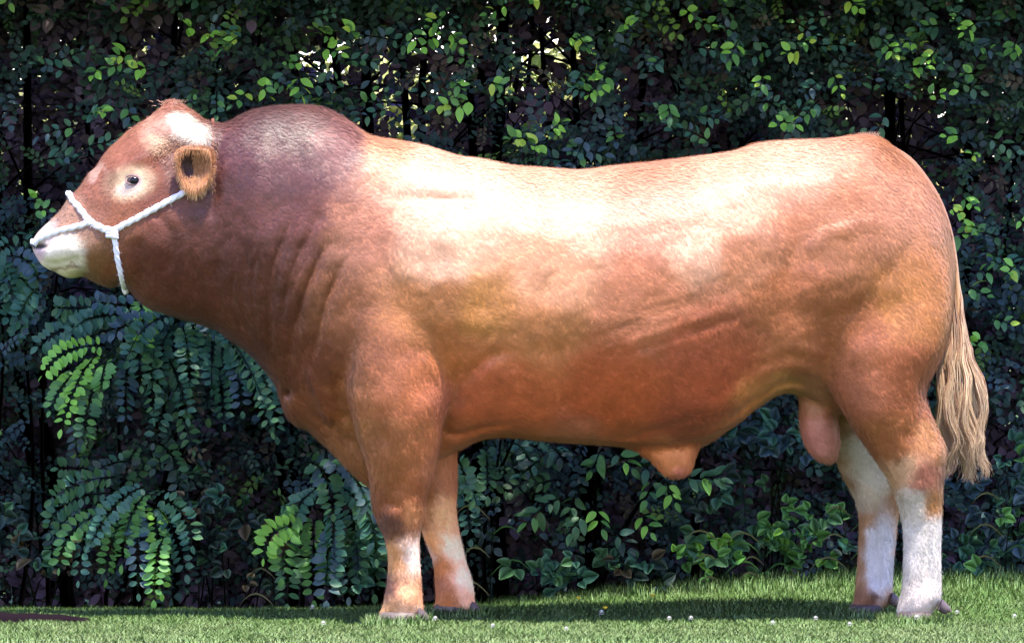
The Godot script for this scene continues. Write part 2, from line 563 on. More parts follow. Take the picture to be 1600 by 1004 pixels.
	var far_hind := inflate([
		[1290, 560], [1290, 640], [1300, 700], [1316, 743], [1334, 776], [1342, 808], [1341, 863], [1337, 910], [1334, 937], [1328, 952], [1336, 961], [1354, 965], [1374, 961], [1384, 950], [1396, 936], [1396, 923], [1397, 886],
		[1402, 840], [1405, 812], [1418, 770], [1440, 700], [1446, 620], [1470, 560], [1480, 500], [1440, 420], [1340, 440],
	], -0.2, func(_x: float, y: float) -> float: return table([[500, 0.72], [650, 0.72], [760, 0.80], [900, 0.78], [960, 1.0]], y))
	flesh(far_hind, [[1375, 760, 18, 30, 10, 9.6], [1360, 930, 20, 18, 0, 9.6], [1385, 850, 6, 60, 0, 4.8], [1372, 850, 6, 60, 0, -6.4]])
	add_layer(far_hind, [[400, -0.19], [560, -0.205], [760, -0.215], [975, -0.20]], 0.05)
	var scrotum := inflate([
		[1256, 590], [1250, 618], [1249, 640], [1249, 664], [1256, 692], [1270, 713], [1290, 725], [1305, 721], [1313, 697], [1310, 660], [1304, 625], [1300, 590], [1280, 570],
	], 0.0, func(_x: float, _y: float) -> float: return 1.15)
	folds(scrotum, [[[[1270, 640], [1276, 680], [1284, 712]], 5.0, -4.0]])
	lumps(scrotum, 0.7)
	folds(scrotum, [[[[1254, 650], [1270, 656], [1290, 650]], 4.0, -2.0], [[[1258, 628], [1275, 634], [1298, 628]], 4.0, -2.0], [[[1266, 690], [1284, 696], [1302, 690]], 4.0, -1.5]])
	add_layer(scrotum, [[0, 0.0], [1000, 0.0]], 0.02)
	var sheath := inflate([
		[980, 688], [1000, 709], [1022, 725], [1038, 743], [1054, 748], [1070, 745], [1082, 733], [1087, 717], [1096, 697], [1122, 676], [1090, 650], [1020, 655],
	], 0.0, func(_x: float, _y: float) -> float: return 0.9)
	folds(sheath, [[[[1040, 742], [1052, 728], [1074, 735]], 5.0, -4.0], [[[1000, 705], [1040, 700], [1080, 700]], 7.0, -5.0]])
	add_layer(sheath, [[0, 0.0], [1000, 0.0]], 0.03)


# where every layer of flesh meets: a field on the lattice, then a net drawn over its skin
func body_mesh() -> ArrayMesh:
	var nl := layers.size()
	var field := PackedFloat32Array()
	field.resize(NX * NY * NZ)
	field.fill(1.0)
	var lo := PackedInt32Array()
	var hi := PackedInt32Array()
	lo.resize(NX * NY * 2)
	hi.resize(NX * NY * 2)
	lo.fill(9999)
	hi.fill(-1)
	var t: Dictionary = layers[0]
	var th: PackedFloat32Array = t.h
	var ti0: int = t.i0
	var tj0: int = t.j0
	var tw: int = t.w
	var tn: int = t.n
	for j in range(1, NY - 1):
		for i in range(1, NX - 1):
			var base := (j * NX + i) * NZ
			var hs := PackedFloat32Array()
			var gs := PackedFloat32Array()
			var zs := PackedFloat32Array()
			var bs := PackedFloat32Array()
			var extra := false
			for n in nl:
				var l: Dictionary = layers[n]
				var u: int = i - l.i0
				var v: int = j - l.j0
				if u < 1 or v < 1 or u >= l.w - 1 or v >= l.n - 1:
					continue
				var h: PackedFloat32Array = l.h
				var w: int = l.w
				var o := v * w + u
				if h[o] <= -0.9 or h[o - 1] <= -0.9 or h[o + 1] <= -0.9 or h[o - w] <= -0.9 or h[o + w] <= -0.9:
					continue
				var gx := (h[o + 1] - h[o - 1]) / (2.0 * CELL)
				var gy := (h[o + w] - h[o - w]) / (2.0 * CELL)
				hs.append(h[o])
				gs.append(gx * gx + gy * gy + 0.0006)
				zs.append(l.zc[j])
				bs.append(l.blend)
				if n > 0:
					extra = true
			if hs.is_empty():
				continue
			var ranges := []
			if extra:
				ranges = [[0, NZ - 1]]
			else:
				# the torso alone: only near its two sides
				var u := i - ti0
				var v := j - tj0
				var o := v * tw + u
				var zmin := 9.0
				var zmax := 0.0
				for d in [0, 1, -1, tw, -tw, tw + 1, tw - 1, -tw + 1, -tw - 1]:
					var z := sqrt(maxf(th[clampi(o + d, 0, tw * tn - 1)], 0.0))
					zmin = minf(zmin, z)
					zmax = maxf(zmax, z)
				var a := int((zmin - Z0) / CELL) - 2
				var b := int((zmax - Z0) / CELL) + 4
				var c := int((-zmax - Z0) / CELL) - 3
				var e := int((-zmin - Z0) / CELL) + 3
				if e >= a:
					ranges = [[maxi(c, 0), mini(b, NZ - 1)]]
				else:
					ranges = [[maxi(c, 0), mini(e, NZ - 1)], [maxi(a, 0), mini(b, NZ - 1)]]
					for k in range(e + 1, a):
						field[base + k] = -1.0
			var m := hs.size()
			for r in ranges.size():
				lo[(j * NX + i) * 2 + r] = ranges[r][0]
				hi[(j * NX + i) * 2 + r] = ranges[r][1]
				for k in range(ranges[r][0], ranges[r][1] + 1):
					var z := Z0 + k * CELL
					var d := 9.0
					for q in m:
						var y := z - zs[q]
						var dq := (y * y - hs[q]) / sqrt(gs[q] + 4.0 * y * y)
						if q == 0:
							d = dq
						else:
							var kk := bs[q]
							var f := maxf(kk - absf(d - dq), 0.0) / kk
							d = minf(d, dq) - f * f * kk * 0.25
					field[base + k] = d
	# the net
	var index := PackedInt32Array()
	index.resize(NX * NY * NZ)
	index.fill(-1)
	var verts := PackedVector3Array()
	var cells := PackedInt32Array()
	var sj := NX * NZ
	var si := NZ
	var corner := [0, si, sj, si + sj, 1, si + 1, sj + 1, si + sj + 1]
	var place := [Vector3(0, 0, 0), Vector3(1, 0, 0), Vector3(0, 1, 0), Vector3(1, 1, 0), Vector3(0, 0, 1), Vector3(1, 0, 1), Vector3(0, 1, 1), Vector3(1, 1, 1)]
	var edges := [[0, 1], [0, 2], [0, 4], [1, 3], [1, 5], [2, 3], [2, 6], [3, 7], [4, 5], [4, 6], [5, 7], [6, 7]]
	for j in range(1, NY - 2):
		for i in range(1, NX - 2):
			var c := j * NX + i
			var base := c * NZ
			for r in 2:
				var a := mini(mini(lo[c * 2 + r], lo[(c + 1) * 2 + r]), mini(lo[(c + NX) * 2 + r], lo[(c + NX + 1) * 2 + r]))
				var b := maxi(maxi(hi[c * 2 + r], hi[(c + 1) * 2 + r]), maxi(hi[(c + NX) * 2 + r], hi[(c + NX + 1) * 2 + r]))
				for k in range(maxi(a - 1, 0), mini(b + 1, NZ - 2)):
					var o := base + k
					if index[o] >= 0:
						continue
					var first := field[o] < 0.0
					if first == (field[o + 1] < 0.0) and first == (field[o + si] < 0.0) and first == (field[o + sj] < 0.0) and first == (field[o + si + sj] < 0.0) and first == (field[o + si + 1] < 0.0) and first == (field[o + sj + 1] < 0.0) and first == (field[o + si + sj + 1] < 0.0):
						continue
					var sum := Vector3.ZERO
					var n := 0
					for e in edges:
						var fa := field[o + corner[e[0]]]
						var fb := field[o + corner[e[1]]]
						if (fa < 0.0) != (fb < 0.0):
							sum += place[e[0]].lerp(place[e[1]], fa / (fa - fb))
							n += 1
					index[o] = verts.size()
					cells.append(o)
					verts.append(Vector3(X0 + i * CELL, Y0 + j * CELL, Z0 + k * CELL) + sum / n * CELL)
	var tris := PackedInt32Array()
	for o in cells:
		var neg := field[o] < 0.0
		for axis in 3:
			var step: int = [si, sj, 1][axis]
			if neg == (field[o + step] < 0.0):
				continue
			var p: int = [sj, 1, si][axis]
			var q: int = [1, si, sj][axis]
			var a := index[o]
			var b := index[o - p]
			var c := index[o - p - q]
			var d := index[o - q]
			if a < 0 or b < 0 or c < 0 or d < 0:
				continue
			if neg:
				tris.append_array([a, c, b, a, d, c])
			else:
				tris.append_array([a, b, c, a, c, d])
	# relax the lattice's small steps
	var nv := verts.size()
	for turn in 3:
		var sums := PackedVector3Array()
		var count := PackedInt32Array()
		sums.resize(nv)
		count.resize(nv)
		for q in range(0, tris.size(), 3):
			var a := tris[q]
			var b := tris[q + 1]
			var c := tris[q + 2]
			sums[a] += verts[b] + verts[c]
			sums[b] += verts[a] + verts[c]
			sums[c] += verts[b] + verts[a]
			count[a] += 2
			count[b] += 2
			count[c] += 2
		for q in nv:
			if count[q]:
				verts[q] = verts[q].lerp(sums[q] / count[q], 0.5 if turn < 2 else 0.25)
	var normals := PackedVector3Array()
	normals.resize(nv)
	for q in range(0, tris.size(), 3):
		var a := tris[q]
		var b := tris[q + 1]
		var c := tris[q + 2]
		var f := (verts[c] - verts[a]).cross(verts[b] - verts[a])
		normals[a] += f
		normals[b] += f
		normals[c] += f
	var colours := PackedColorArray()
	colours.resize(nv)
	for q in nv:
		normals[q] = normals[q].normalized()
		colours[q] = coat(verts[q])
	var arrays := []
	arrays.resize(Mesh.ARRAY_MAX)
	arrays[Mesh.ARRAY_VERTEX] = verts
	arrays[Mesh.ARRAY_NORMAL] = normals
	arrays[Mesh.ARRAY_COLOR] = colours
	arrays[Mesh.ARRAY_INDEX] = tris
	var m := ArrayMesh.new()
	m.add_surface_from_arrays(Mesh.PRIMITIVE_TRIANGLES, arrays)
	return m


# the coat's colours (linear), with sunlit highlights painted in as paler patches
func make_coat_map() -> void:
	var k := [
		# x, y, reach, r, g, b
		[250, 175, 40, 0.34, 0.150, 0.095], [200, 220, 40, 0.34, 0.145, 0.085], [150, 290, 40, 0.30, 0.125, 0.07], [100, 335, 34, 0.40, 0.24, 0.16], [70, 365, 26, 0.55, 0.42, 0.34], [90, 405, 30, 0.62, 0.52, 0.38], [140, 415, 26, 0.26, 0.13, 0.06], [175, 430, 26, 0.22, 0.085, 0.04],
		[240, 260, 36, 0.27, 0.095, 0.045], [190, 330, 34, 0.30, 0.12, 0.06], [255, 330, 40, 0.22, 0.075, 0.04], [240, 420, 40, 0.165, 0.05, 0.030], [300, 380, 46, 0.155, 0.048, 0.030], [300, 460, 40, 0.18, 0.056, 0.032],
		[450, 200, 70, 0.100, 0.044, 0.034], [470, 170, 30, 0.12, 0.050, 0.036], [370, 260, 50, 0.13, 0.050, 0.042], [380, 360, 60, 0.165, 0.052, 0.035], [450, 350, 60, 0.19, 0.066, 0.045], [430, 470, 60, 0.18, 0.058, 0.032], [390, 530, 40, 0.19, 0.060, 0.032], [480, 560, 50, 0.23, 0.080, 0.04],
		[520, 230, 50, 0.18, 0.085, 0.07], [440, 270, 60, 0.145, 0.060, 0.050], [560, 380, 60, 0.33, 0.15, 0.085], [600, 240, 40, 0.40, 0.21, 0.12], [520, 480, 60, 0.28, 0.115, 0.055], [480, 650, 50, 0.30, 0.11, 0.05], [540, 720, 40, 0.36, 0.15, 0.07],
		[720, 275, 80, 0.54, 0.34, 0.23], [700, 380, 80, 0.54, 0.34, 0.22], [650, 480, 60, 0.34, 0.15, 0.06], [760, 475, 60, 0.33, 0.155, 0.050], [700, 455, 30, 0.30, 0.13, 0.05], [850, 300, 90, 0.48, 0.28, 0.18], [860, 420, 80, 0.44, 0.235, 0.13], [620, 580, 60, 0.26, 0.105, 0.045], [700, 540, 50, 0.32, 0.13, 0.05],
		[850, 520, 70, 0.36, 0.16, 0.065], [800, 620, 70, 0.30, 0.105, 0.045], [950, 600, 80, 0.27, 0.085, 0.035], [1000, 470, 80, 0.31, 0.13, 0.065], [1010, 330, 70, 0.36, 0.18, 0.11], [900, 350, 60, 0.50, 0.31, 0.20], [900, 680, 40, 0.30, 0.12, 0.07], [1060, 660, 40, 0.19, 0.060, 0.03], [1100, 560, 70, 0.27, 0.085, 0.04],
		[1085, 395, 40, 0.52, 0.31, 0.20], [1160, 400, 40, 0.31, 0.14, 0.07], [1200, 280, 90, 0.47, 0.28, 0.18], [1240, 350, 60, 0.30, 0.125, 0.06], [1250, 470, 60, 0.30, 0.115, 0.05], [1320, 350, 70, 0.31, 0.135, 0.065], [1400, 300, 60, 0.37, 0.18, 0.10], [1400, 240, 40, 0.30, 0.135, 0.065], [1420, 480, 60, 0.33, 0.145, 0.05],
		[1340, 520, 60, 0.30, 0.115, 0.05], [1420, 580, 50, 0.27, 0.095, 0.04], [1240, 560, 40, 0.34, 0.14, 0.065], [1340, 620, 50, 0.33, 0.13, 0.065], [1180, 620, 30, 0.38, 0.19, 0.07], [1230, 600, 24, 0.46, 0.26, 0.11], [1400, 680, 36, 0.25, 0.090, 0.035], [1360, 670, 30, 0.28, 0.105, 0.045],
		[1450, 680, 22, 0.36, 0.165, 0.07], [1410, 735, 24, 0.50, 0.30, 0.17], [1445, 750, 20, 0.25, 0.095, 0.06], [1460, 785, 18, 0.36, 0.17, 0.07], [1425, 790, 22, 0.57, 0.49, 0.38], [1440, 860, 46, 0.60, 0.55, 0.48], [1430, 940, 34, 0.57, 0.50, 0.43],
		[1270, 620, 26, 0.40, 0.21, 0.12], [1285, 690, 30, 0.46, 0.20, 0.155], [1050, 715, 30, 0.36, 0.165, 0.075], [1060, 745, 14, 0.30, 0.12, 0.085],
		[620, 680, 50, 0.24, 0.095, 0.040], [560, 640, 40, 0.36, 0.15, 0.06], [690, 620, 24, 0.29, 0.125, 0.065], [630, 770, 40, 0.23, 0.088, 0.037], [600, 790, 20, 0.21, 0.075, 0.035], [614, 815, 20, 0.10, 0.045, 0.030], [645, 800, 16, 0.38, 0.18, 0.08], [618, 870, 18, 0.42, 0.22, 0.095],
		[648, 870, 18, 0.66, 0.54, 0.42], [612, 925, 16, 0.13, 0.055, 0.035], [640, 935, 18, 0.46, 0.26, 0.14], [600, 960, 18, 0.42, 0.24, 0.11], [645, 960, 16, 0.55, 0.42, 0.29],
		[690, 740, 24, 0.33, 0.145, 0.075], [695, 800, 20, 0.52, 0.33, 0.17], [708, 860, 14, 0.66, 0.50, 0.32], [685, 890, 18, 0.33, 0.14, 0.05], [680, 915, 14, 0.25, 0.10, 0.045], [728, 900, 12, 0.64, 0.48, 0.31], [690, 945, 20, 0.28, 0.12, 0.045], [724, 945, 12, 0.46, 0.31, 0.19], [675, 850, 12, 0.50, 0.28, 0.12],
	]
	coat_map.resize(COAT_W * COAT_H)
	for j in COAT_H:
		for i in COAT_W:
			var x := i * 10.0
			var y := j * 10.0
			var c := Vector3.ZERO
			var sum := 0.0
			for p in k:
				var d: float = ((x - p[0]) * (x - p[0]) + (y - p[1]) * (y - p[1])) / (p[2] * p[2])
				var w := 1.0 / (0.04 + pow(d, 2.6))
				c += Vector3(p[3], p[4], p[5]) * w
				sum += w
			c /= sum
			var l := c.x * 0.3 + c.y * 0.6 + c.z * 0.1
			var rich := 1.0 - ease01(0.32, 0.5, c.y)
			c = c.lerp(Vector3(l, l, l) + (c - Vector3(l, l, l)) * 1.12, rich)
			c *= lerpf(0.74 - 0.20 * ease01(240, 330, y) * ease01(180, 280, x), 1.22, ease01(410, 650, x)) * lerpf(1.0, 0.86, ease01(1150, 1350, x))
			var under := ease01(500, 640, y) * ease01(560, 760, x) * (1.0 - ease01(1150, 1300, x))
			c = c.lerp(Vector3(c.x * 1.70, c.y * 1.46, c.z * 1.6), under)  # underside painted lighter to offset the shade there
			if c.x > c.y * 1.5 and y < 660.0:
				c.y *= lerpf(0.94, 0.90, ease01(450, 600, y))
				c.z *= 0.93
			coat_map[j * COAT_W + i] = Color(maxf(c.x, 0.02), maxf(c.y, 0.012), maxf(c.z, 0.01))


func patch(c: Color, x: float, y: float, px: float, py: float, rx: float, ry: float, turn: float, soft: float, to: Color) -> Color:
	var dx := x - px
	var dy := y - py
	var ca := cos(deg_to_rad(turn))
	var sa := sin(deg_to_rad(turn))
	var u := (dx * ca + dy * sa) / rx
	var v := (dy * ca - dx * sa) / ry
	var d := sqrt(u * u + v * v)
	if d > 1.0 + soft:
		return c
	return c.lerp(to, to.a * (1.0 - ease01(1.0 - soft, 1.0 + soft, d)))


func coat(p: Vector3) -> Color:
	var k := CAMERA_DISTANCE / (CAMERA_DISTANCE - p.z)
	var x := 800.0 + p.x * k / S
	var y := 502.0 - (p.y - CAMERA_HEIGHT) * k / S
	var n1 := noise.get_noise_3dv(p * 9.0)
	var n2 := noise.get_noise_3dv(p * 34.0 + Vector3(7, 3, 1))
	var n3 := noise.get_noise_3dv(p * Vector3(150, 60, 90))
	var xx := x + n1 * 14.0 + n2 * 5.0
	var yy := y + noise.get_noise_3dv(p * 9.0 + Vector3(40, 0, 9)) * 14.0 + n2 * 4.0
	var c: Color
	if p.z < -0.05 and x > 1290 and y > 640:
		# the far hind leg
		c = Color(0.40, 0.22, 0.11)
		c = patch(c, xx, yy, 1360, 725, 34, 60, -28, 0.4, Color(0.58, 0.52, 0.45))
		c = patch(c, xx, yy, 1352, 775, 24, 20, 0, 0.5, Color(0.66, 0.56, 0.45))
		c = patch(c, xx, yy, 1395, 795, 14, 26, 10, 0.4, Color(0.38, 0.19, 0.09))
		c = patch(c, xx, yy, 1376, 870, 24, 72, 4, 0.4, Color(0.55, 0.54, 0.55))
		c = patch(c, xx, yy, 1348, 945, 26, 22, 0, 0.5, Color(0.25, 0.12, 0.065))
		c = patch(c, xx, yy, 1366, 935, 8, 10, 0, 0.5, Color(0.13, 0.07, 0.05))
	else:
		var u := clampf(xx / 10.0, 0.0, COAT_W - 1.01)
		var v := clampf(yy / 10.0, 0.0, COAT_H - 1.01)
		var o := int(v) * COAT_W + int(u)
		var fu := u - int(u)
		var fv := v - int(v)
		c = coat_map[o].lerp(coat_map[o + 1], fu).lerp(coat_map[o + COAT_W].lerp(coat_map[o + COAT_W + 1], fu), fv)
	# markings, and shade painted into the nostril and lip crease
	if x < 345.0:
		c = patch(c, xx, yy, 292, 204, 38, 21, 32, 0.35, Color(0.70, 0.63, 0.50))
		c = patch(c, xx, yy, 246, 205, 26, 20, -20, 0.6, Color(0.46, 0.25, 0.17, 0.8))
		c = patch(c, xx, yy, 250, 226, 24, 9, 5, 0.7, Color(0.55, 0.40, 0.24, 0.6))
		c = patch(c, x + n2 * 4, y + n2 * 4, 202, 286, 35, 24, -14, 0.45, Color(0.56, 0.40, 0.24))
		c = patch(c, x + n2 * 3, y + n2 * 3, 199, 296, 20, 9, -10, 0.5, Color(0.46, 0.35, 0.28))
		c = patch(c, x, y, 208, 282, 13, 9, 0, 0.3, Color(0.50, 0.36, 0.36))
		c = patch(c, xx, yy, 215, 245, 22, 12, -20, 0.6, Color(0.18, 0.062, 0.032, 0.8))
		c = patch(c, xx, yy, 95, 403, 37, 32, -20, 0.38, Color(0.74, 0.66, 0.52))
		c = patch(c, xx, yy, 70, 362, 24, 14, -40, 0.6, Color(0.52, 0.40, 0.35))
		c = patch(c, x, y, 59, 398, 10, 14, 20, 0.5, Color(0.55, 0.38, 0.40))
		c = patch(c, x, y, 61, 385, 13, 4.2, -8, 0.25, Color(0.012, 0.006, 0.010))
		c = patch(c, x, yy, 100, 420, 30, 2.6, -14, 0.5, Color(0.20, 0.11, 0.07, 0.75))
		c = patch(c, xx, yy, 108, 426, 20, 7, 5, 0.6, Color(0.62, 0.52, 0.30, 0.6))
		c = patch(c, xx, yy, 148, 272, 14, 10, -40, 0.6, Color(0.44, 0.27, 0.2, 0.8))
		c = patch(c, xx, yy, 172, 300, 10, 34, 10, 0.7, Color(0.19, 0.07, 0.035, 0.6))
		c = patch(c, xx, yy, 270, 265, 16, 36, 6, 0.6, Color(0.12, 0.04, 0.025, 0.8))
		c = patch(c, xx, yy, 312, 240, 40, 14, 30, 0.5, Color(0.2, 0.07, 0.04, 0.7))
	var shade := 1.0 + 0.22 * n1 + 0.16 * n2 + 0.10 * n3
	return Color(c.r * shade, c.g * shade, c.b * shade)


func make_bull() -> void:
	make_coat_map()
	body_layers()
	var bull := thing("bull", "large red and tan bull with creamy muzzle and white hind legs standing on the lawn", "bull")
	var skin := body_mesh()
	put("body", skin, M.coat, bull)
	make_fur(bull, skin)
	for s in [1, -1]:
		make_eye(bull, s)
		make_ear(bull, s)
	make_forelock(bull)
	for f in [[624.0, 0.21, 0.136, -0.15], [706.0, -0.21, 0.128, 0.0], [1430.0, 0.2, 0.118, 0.25], [1354.0, -0.2, 0.116, 0.2]]:
		make_hoof(bull, f[0], f[1], f[2], f[3])
	make_tail(bull)


# short hair lying over the hide
func make_fur(bull: Node3D, skin: ArrayMesh) -> void:
	var tuft := start()
	for i in 7:
		var x := rng.randf_range(-0.006, 0.006)
		var y := rng.randf_range(-0.008, 0.008)
		var l := rng.randf_range(0.016, 0.027)
		var w := rng.randf_range(0.0004, 0.0008)
		var turn := rng.randf_range(-0.25, 0.25)
		var d := Vector3(sin(turn), cos(turn), 0)
		var o := Vector3(x, y, -0.0005)
		var m := o + d * l * 0.5 + Vector3(0, 0, 0.0015)
		var e := o + d * l + Vector3(0, 0, 0.0018)
		var a := Vector3(w, 0, 0)
		var tone := rng.randf_range(0.93, 1.07)
		tuft.set_color(Color(tone, tone, tone))
		for v in [[o - a, -0.3], [m - a, -0.2], [m + a, 0.2], [o - a, -0.3], [m + a, 0.2], [o + a, 0.3], [m - a, -0.2], [e, 0.0], [m + a, 0.2]]:
			tuft.set_normal(Vector3(v[1] + d.x * 0.2, 0.12, 1.0).normalized())
			tuft.add_vertex(v[0])
	var mesh := tuft.commit()
	var arr := skin.surface_get_arrays(0)
	var vs: PackedVector3Array = arr[Mesh.ARRAY_VERTEX]
	var ns: PackedVector3Array = arr[Mesh.ARRAY_NORMAL]
	var cs: PackedColorArray = arr[Mesh.ARRAY_COLOR]
	var where: Array[Transform3D] = []
	var tints := PackedColorArray()
	for q in vs.size():
		var p := vs[q]
		var n := ns[q]
		if n.z < -0.25 and rng.randf() < 0.85:
			continue
		if rng.randf() < 0.30:
			continue
		var x := 800.0 + p.x / S
		var y := GROUND_PX - p.y / S
		if x < 80 or y > 952 or (x < 120 and y > 370) or Vector2(x - 206, y - 282).length() < 24:
			continue
		# the hair lies backwards and down
		var flow := Vector3(0.55, -0.75, 0)
		if x < 300:
			flow = Vector3(0.8, 0.35, 0).lerp(Vector3(0.9, -0.4, 0), ease01(250, 350, y))
		flow = flow.lerp(Vector3(0.12, -1, 0), ease01(640, 760, y))
		var a := noise.get_noise_3dv(p * 3.0) * 0.7 + noise.get_noise_3dv(p * 14.0) * 0.5
		flow = flow.rotated(Vector3(0, 0, 1), a)
		flow = flow - n * flow.dot(n)
		if flow.length() < 0.1:
			flow = Vector3(0, 0, 1) - n * n.z
		flow = flow.normalized()
		var b := Basis(flow.cross(n), flow, n)
		var s := rng.randf_range(0.45, 0.70)
		if y > 800.0 or x < 260:
			s *= 0.65
		b = b.rotated(n, rng.randf_range(-0.25, 0.25)).scaled_local(Vector3(s, s, s))
		where.append(Transform3D(b, p + n * 0.0003 + Vector3(rng.randf_range(-0.004, 0.004), rng.randf_range(-0.004, 0.004), 0)))
		var t := rng.randf_range(0.93, 1.07)
		tints.append(Color(cs[q].r * t, cs[q].g * t, cs[q].b * t))
	scatter("coat_hair", mesh, M.hair, where, tints, bull)


func make_eye(bull: Node3D, s: int) -> void:
	var c := on_side(208, 282)
	c.z *= s
	var ball := SphereMesh.new()
	ball.radius = 0.020
	ball.height = 0.040
	ball.radial_segments = 24
	ball.rings = 12
	var eye := put("eye", ball, M.eye, bull)
	eye.position = c + Vector3(0.0, 0.0, -0.0035 * s)
	# the cornea's dark pupil, a lying oval
	var pupil := SphereMesh.new()
	pupil.radius = 0.0165
	pupil.height = 0.028
	pupil.radial_segments = 16
	pupil.rings = 8
	var p := put("pupil", pupil, M.pupil, eye)
	p.position = Vector3(0.003, 0.0, 0.0092 * s)
	p.scale = Vector3(1.0, 1.0, 0.8)
	# lids: an almond rim that closes round the ball
	var st := start()
	for lid in 2:
		var path := PackedVector3Array()
		for i in 15:
			var t := PI * i / 14.0
			var x := -cos(t) * 0.0245
			var y := sin(t) * (0.0145 if lid == 0 else -0.0125)
			var zz := sqrt(maxf(0.0215 * 0.0215 - x * x * 0.62 - y * y, 0.00001)) - 0.006
			path.append(c + Vector3(x, y - x * 0.12, zz * s))
		tube(st, path, func(t: float) -> float: return 0.0012 + 0.0020 * sin(PI * t), 8, Color(0.13, 0.07, 0.07) if lid == 0 else Color(0.22, 0.13, 0.12))
	# lashes of the upper lid
	for i in 16:
		var t := PI * (i + 1.5) / 18.0
		var x := -cos(t) * 0.022
		var y := sin(t) * 0.013
		var a := c + Vector3(x, y, 0.012 * s)
		var b := a + Vector3(x * 0.25 - 0.002, 0.002 - 0.006 * sin(t), 0.012 * s)
		tube(st, PackedVector3Array([a, b]), func(q: float) -> float: return 0.0006 * (1.0 - 0.8 * q), 3, Color(0.45, 0.32, 0.22))
	st.generate_normals()
	put("eyelid", st.commit(), M.hide, eye).position = -eye.position


func make_ear(bull: Node3D, s: int) -> void:
	# a cupped ear seen from its open side; rings run from its back over the rim into the hollow
	var rim := [[277, 264], [275, 251], [277, 240], [285, 233], [297, 230.5], [312, 230.5], [323, 233], [329, 241], [330, 254], [329, 268], [325, 281], [318, 292], [308, 298], [297, 298], [287, 290], [280, 278]]
	var ring := PackedVector2Array()
	for p in rim:
		ring.append(Vector2(p[0], p[1]))
	ring = smooth_ring(ring, 3)
	var n := ring.size()
	var mid := Vector2(304, 262)
	var zb := side(292, 262)
	# [scale, depth towards the viewer, pull towards the root]
	var rings := [[0.16, -0.03, 0.6], [0.45, -0.022, 0.4], [0.75, -0.004, 0.15], [0.92, 0.014, 0.03], [1.0, 0.030, 0.0], [0.97, 0.042, 0.0], [0.88, 0.046, 0.0], [0.74, 0.036, 0.02], [0.55, 0.022, 0.08], [0.3, 0.014, 0.16], [0.05, 0.012, 0.2]]
	var tone := [Color(0.34, 0.12, 0.04), Color(0.40, 0.15, 0.045), Color(0.38, 0.145, 0.045), Color(0.38, 0.145, 0.045), Color(0.38, 0.145, 0.045), Color(0.36, 0.14, 0.045), Color(0.30, 0.115, 0.04), Color(0.20, 0.075, 0.03), Color(0.12, 0.042, 0.022), Color(0.10, 0.036, 0.02), Color(0.11, 0.04, 0.02)]
	var st := start()
	st.set_smooth_group(0)
	for r in rings.size() - 1:
		for i in n:
			for c in [[0, 0], [1, 0], [1, 1], [0, 0], [1, 1], [0, 1]]:
				var q: Array = rings[r + c[0]]
				var p := ring[(i + c[1]) % n]
				var v := mid.lerp(p, q[0]).lerp(Vector2(288, 262), q[2])
				# the rim stands out more at the back than towards the root
				var lean: float = (p.x - 276.0) / 54.0 * 0.012 * q[0]
				var o := spot(v.x, v.y, (zb + 0.012 + q[1] + lean))
				o.z *= s
				var t: Color = tone[r + c[0]]
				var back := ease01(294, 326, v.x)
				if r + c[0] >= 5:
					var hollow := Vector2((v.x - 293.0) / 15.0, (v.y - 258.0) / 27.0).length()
					t = Color(0.045, 0.018, 0.012).lerp(Color(0.34, 0.13, 0.045), ease01(0.55, 1.35, hollow + 0.1 * back))  # the hollow's shade is painted into the ear's colour
				st.set_color(t)
				st.add_vertex(o)
	# hair along the rim, longest at the tip below
	for i in 700:
		var k := rng.randi() % n
		var p := ring[k].lerp(ring[(k + 1) % n], rng.randf())
		var low := ease01(262, 300, p.y)
		var length := lerpf(0.010, 0.034, low * rng.randf()) + 0.01 * rng.randf() * ease01(322, 330, p.x)
		var a := spot(p.x, p.y, zb + 0.052 + rng.randf_range(-0.022, 0.008))
		var away := (p - mid).normalized()
		var d := Vector3(away.x, -away.y, rng.randf_range(-0.3, 0.4)).lerp(Vector3(0.15, -1, 0), low * 0.7).normalized()
		var b := a + d * length * 0.6
		var e := b + (d + Vector3(rng.randf_range(-0.3, 0.3), -0.5, 0)).normalized() * length * 0.4
		var col := Color(0.38, 0.15, 0.05).lerp(Color(0.62, 0.42, 0.23), rng.randf() * (0.25 + 0.75 * low))
		var path := PackedVector3Array([a, b, e])
		if s < 0:
			for q in 3:
				path[q].z = -path[q].z
		tube(st, path, func(q: float) -> float: return 0.0011 * (1.0 - 0.85 * q), 3, col)
	for i in 1500:
		var p := Vector2(rng.randf_range(276, 330), rng.randf_range(230, 303))
		if not Geometry2D.is_point_in_polygon(p, ring):
			continue
		# the hollow painted dark stays bare in the front half
		if Vector2((p.x - 292) / 13.0, (p.y - 258) / 24.0).length() < rng.randf_range(0.7, 1.1):
			continue
		var reach := ((p - mid) / Vector2(27, 36)).length()
		var a := spot(p.x, p.y - 3, zb + 0.026 + 0.034 * reach * reach + (p.x - 276.0) / 54.0 * 0.012)
		var d := Vector3(rng.randf_range(-0.4, 0.3), -1, 0.45).normalized()
		var path := PackedVector3Array([a, a + d * 0.012, a + d * 0.012 + Vector3(rng.randf_range(-0.004, 0.004), -0.014, 0.0)])
		if s < 0:
			for q in 3:
				path[q].z = -path[q].z
		tube(st, path, func(q: float) -> float: return 0.0012 * (1.0 - 0.8 * q), 3, Color(0.26, 0.095, 0.03).lerp(Color(0.46, 0.22, 0.085), rng.randf()))
	st.generate_normals()
	put("ear", st.commit(), M.hide, bull)


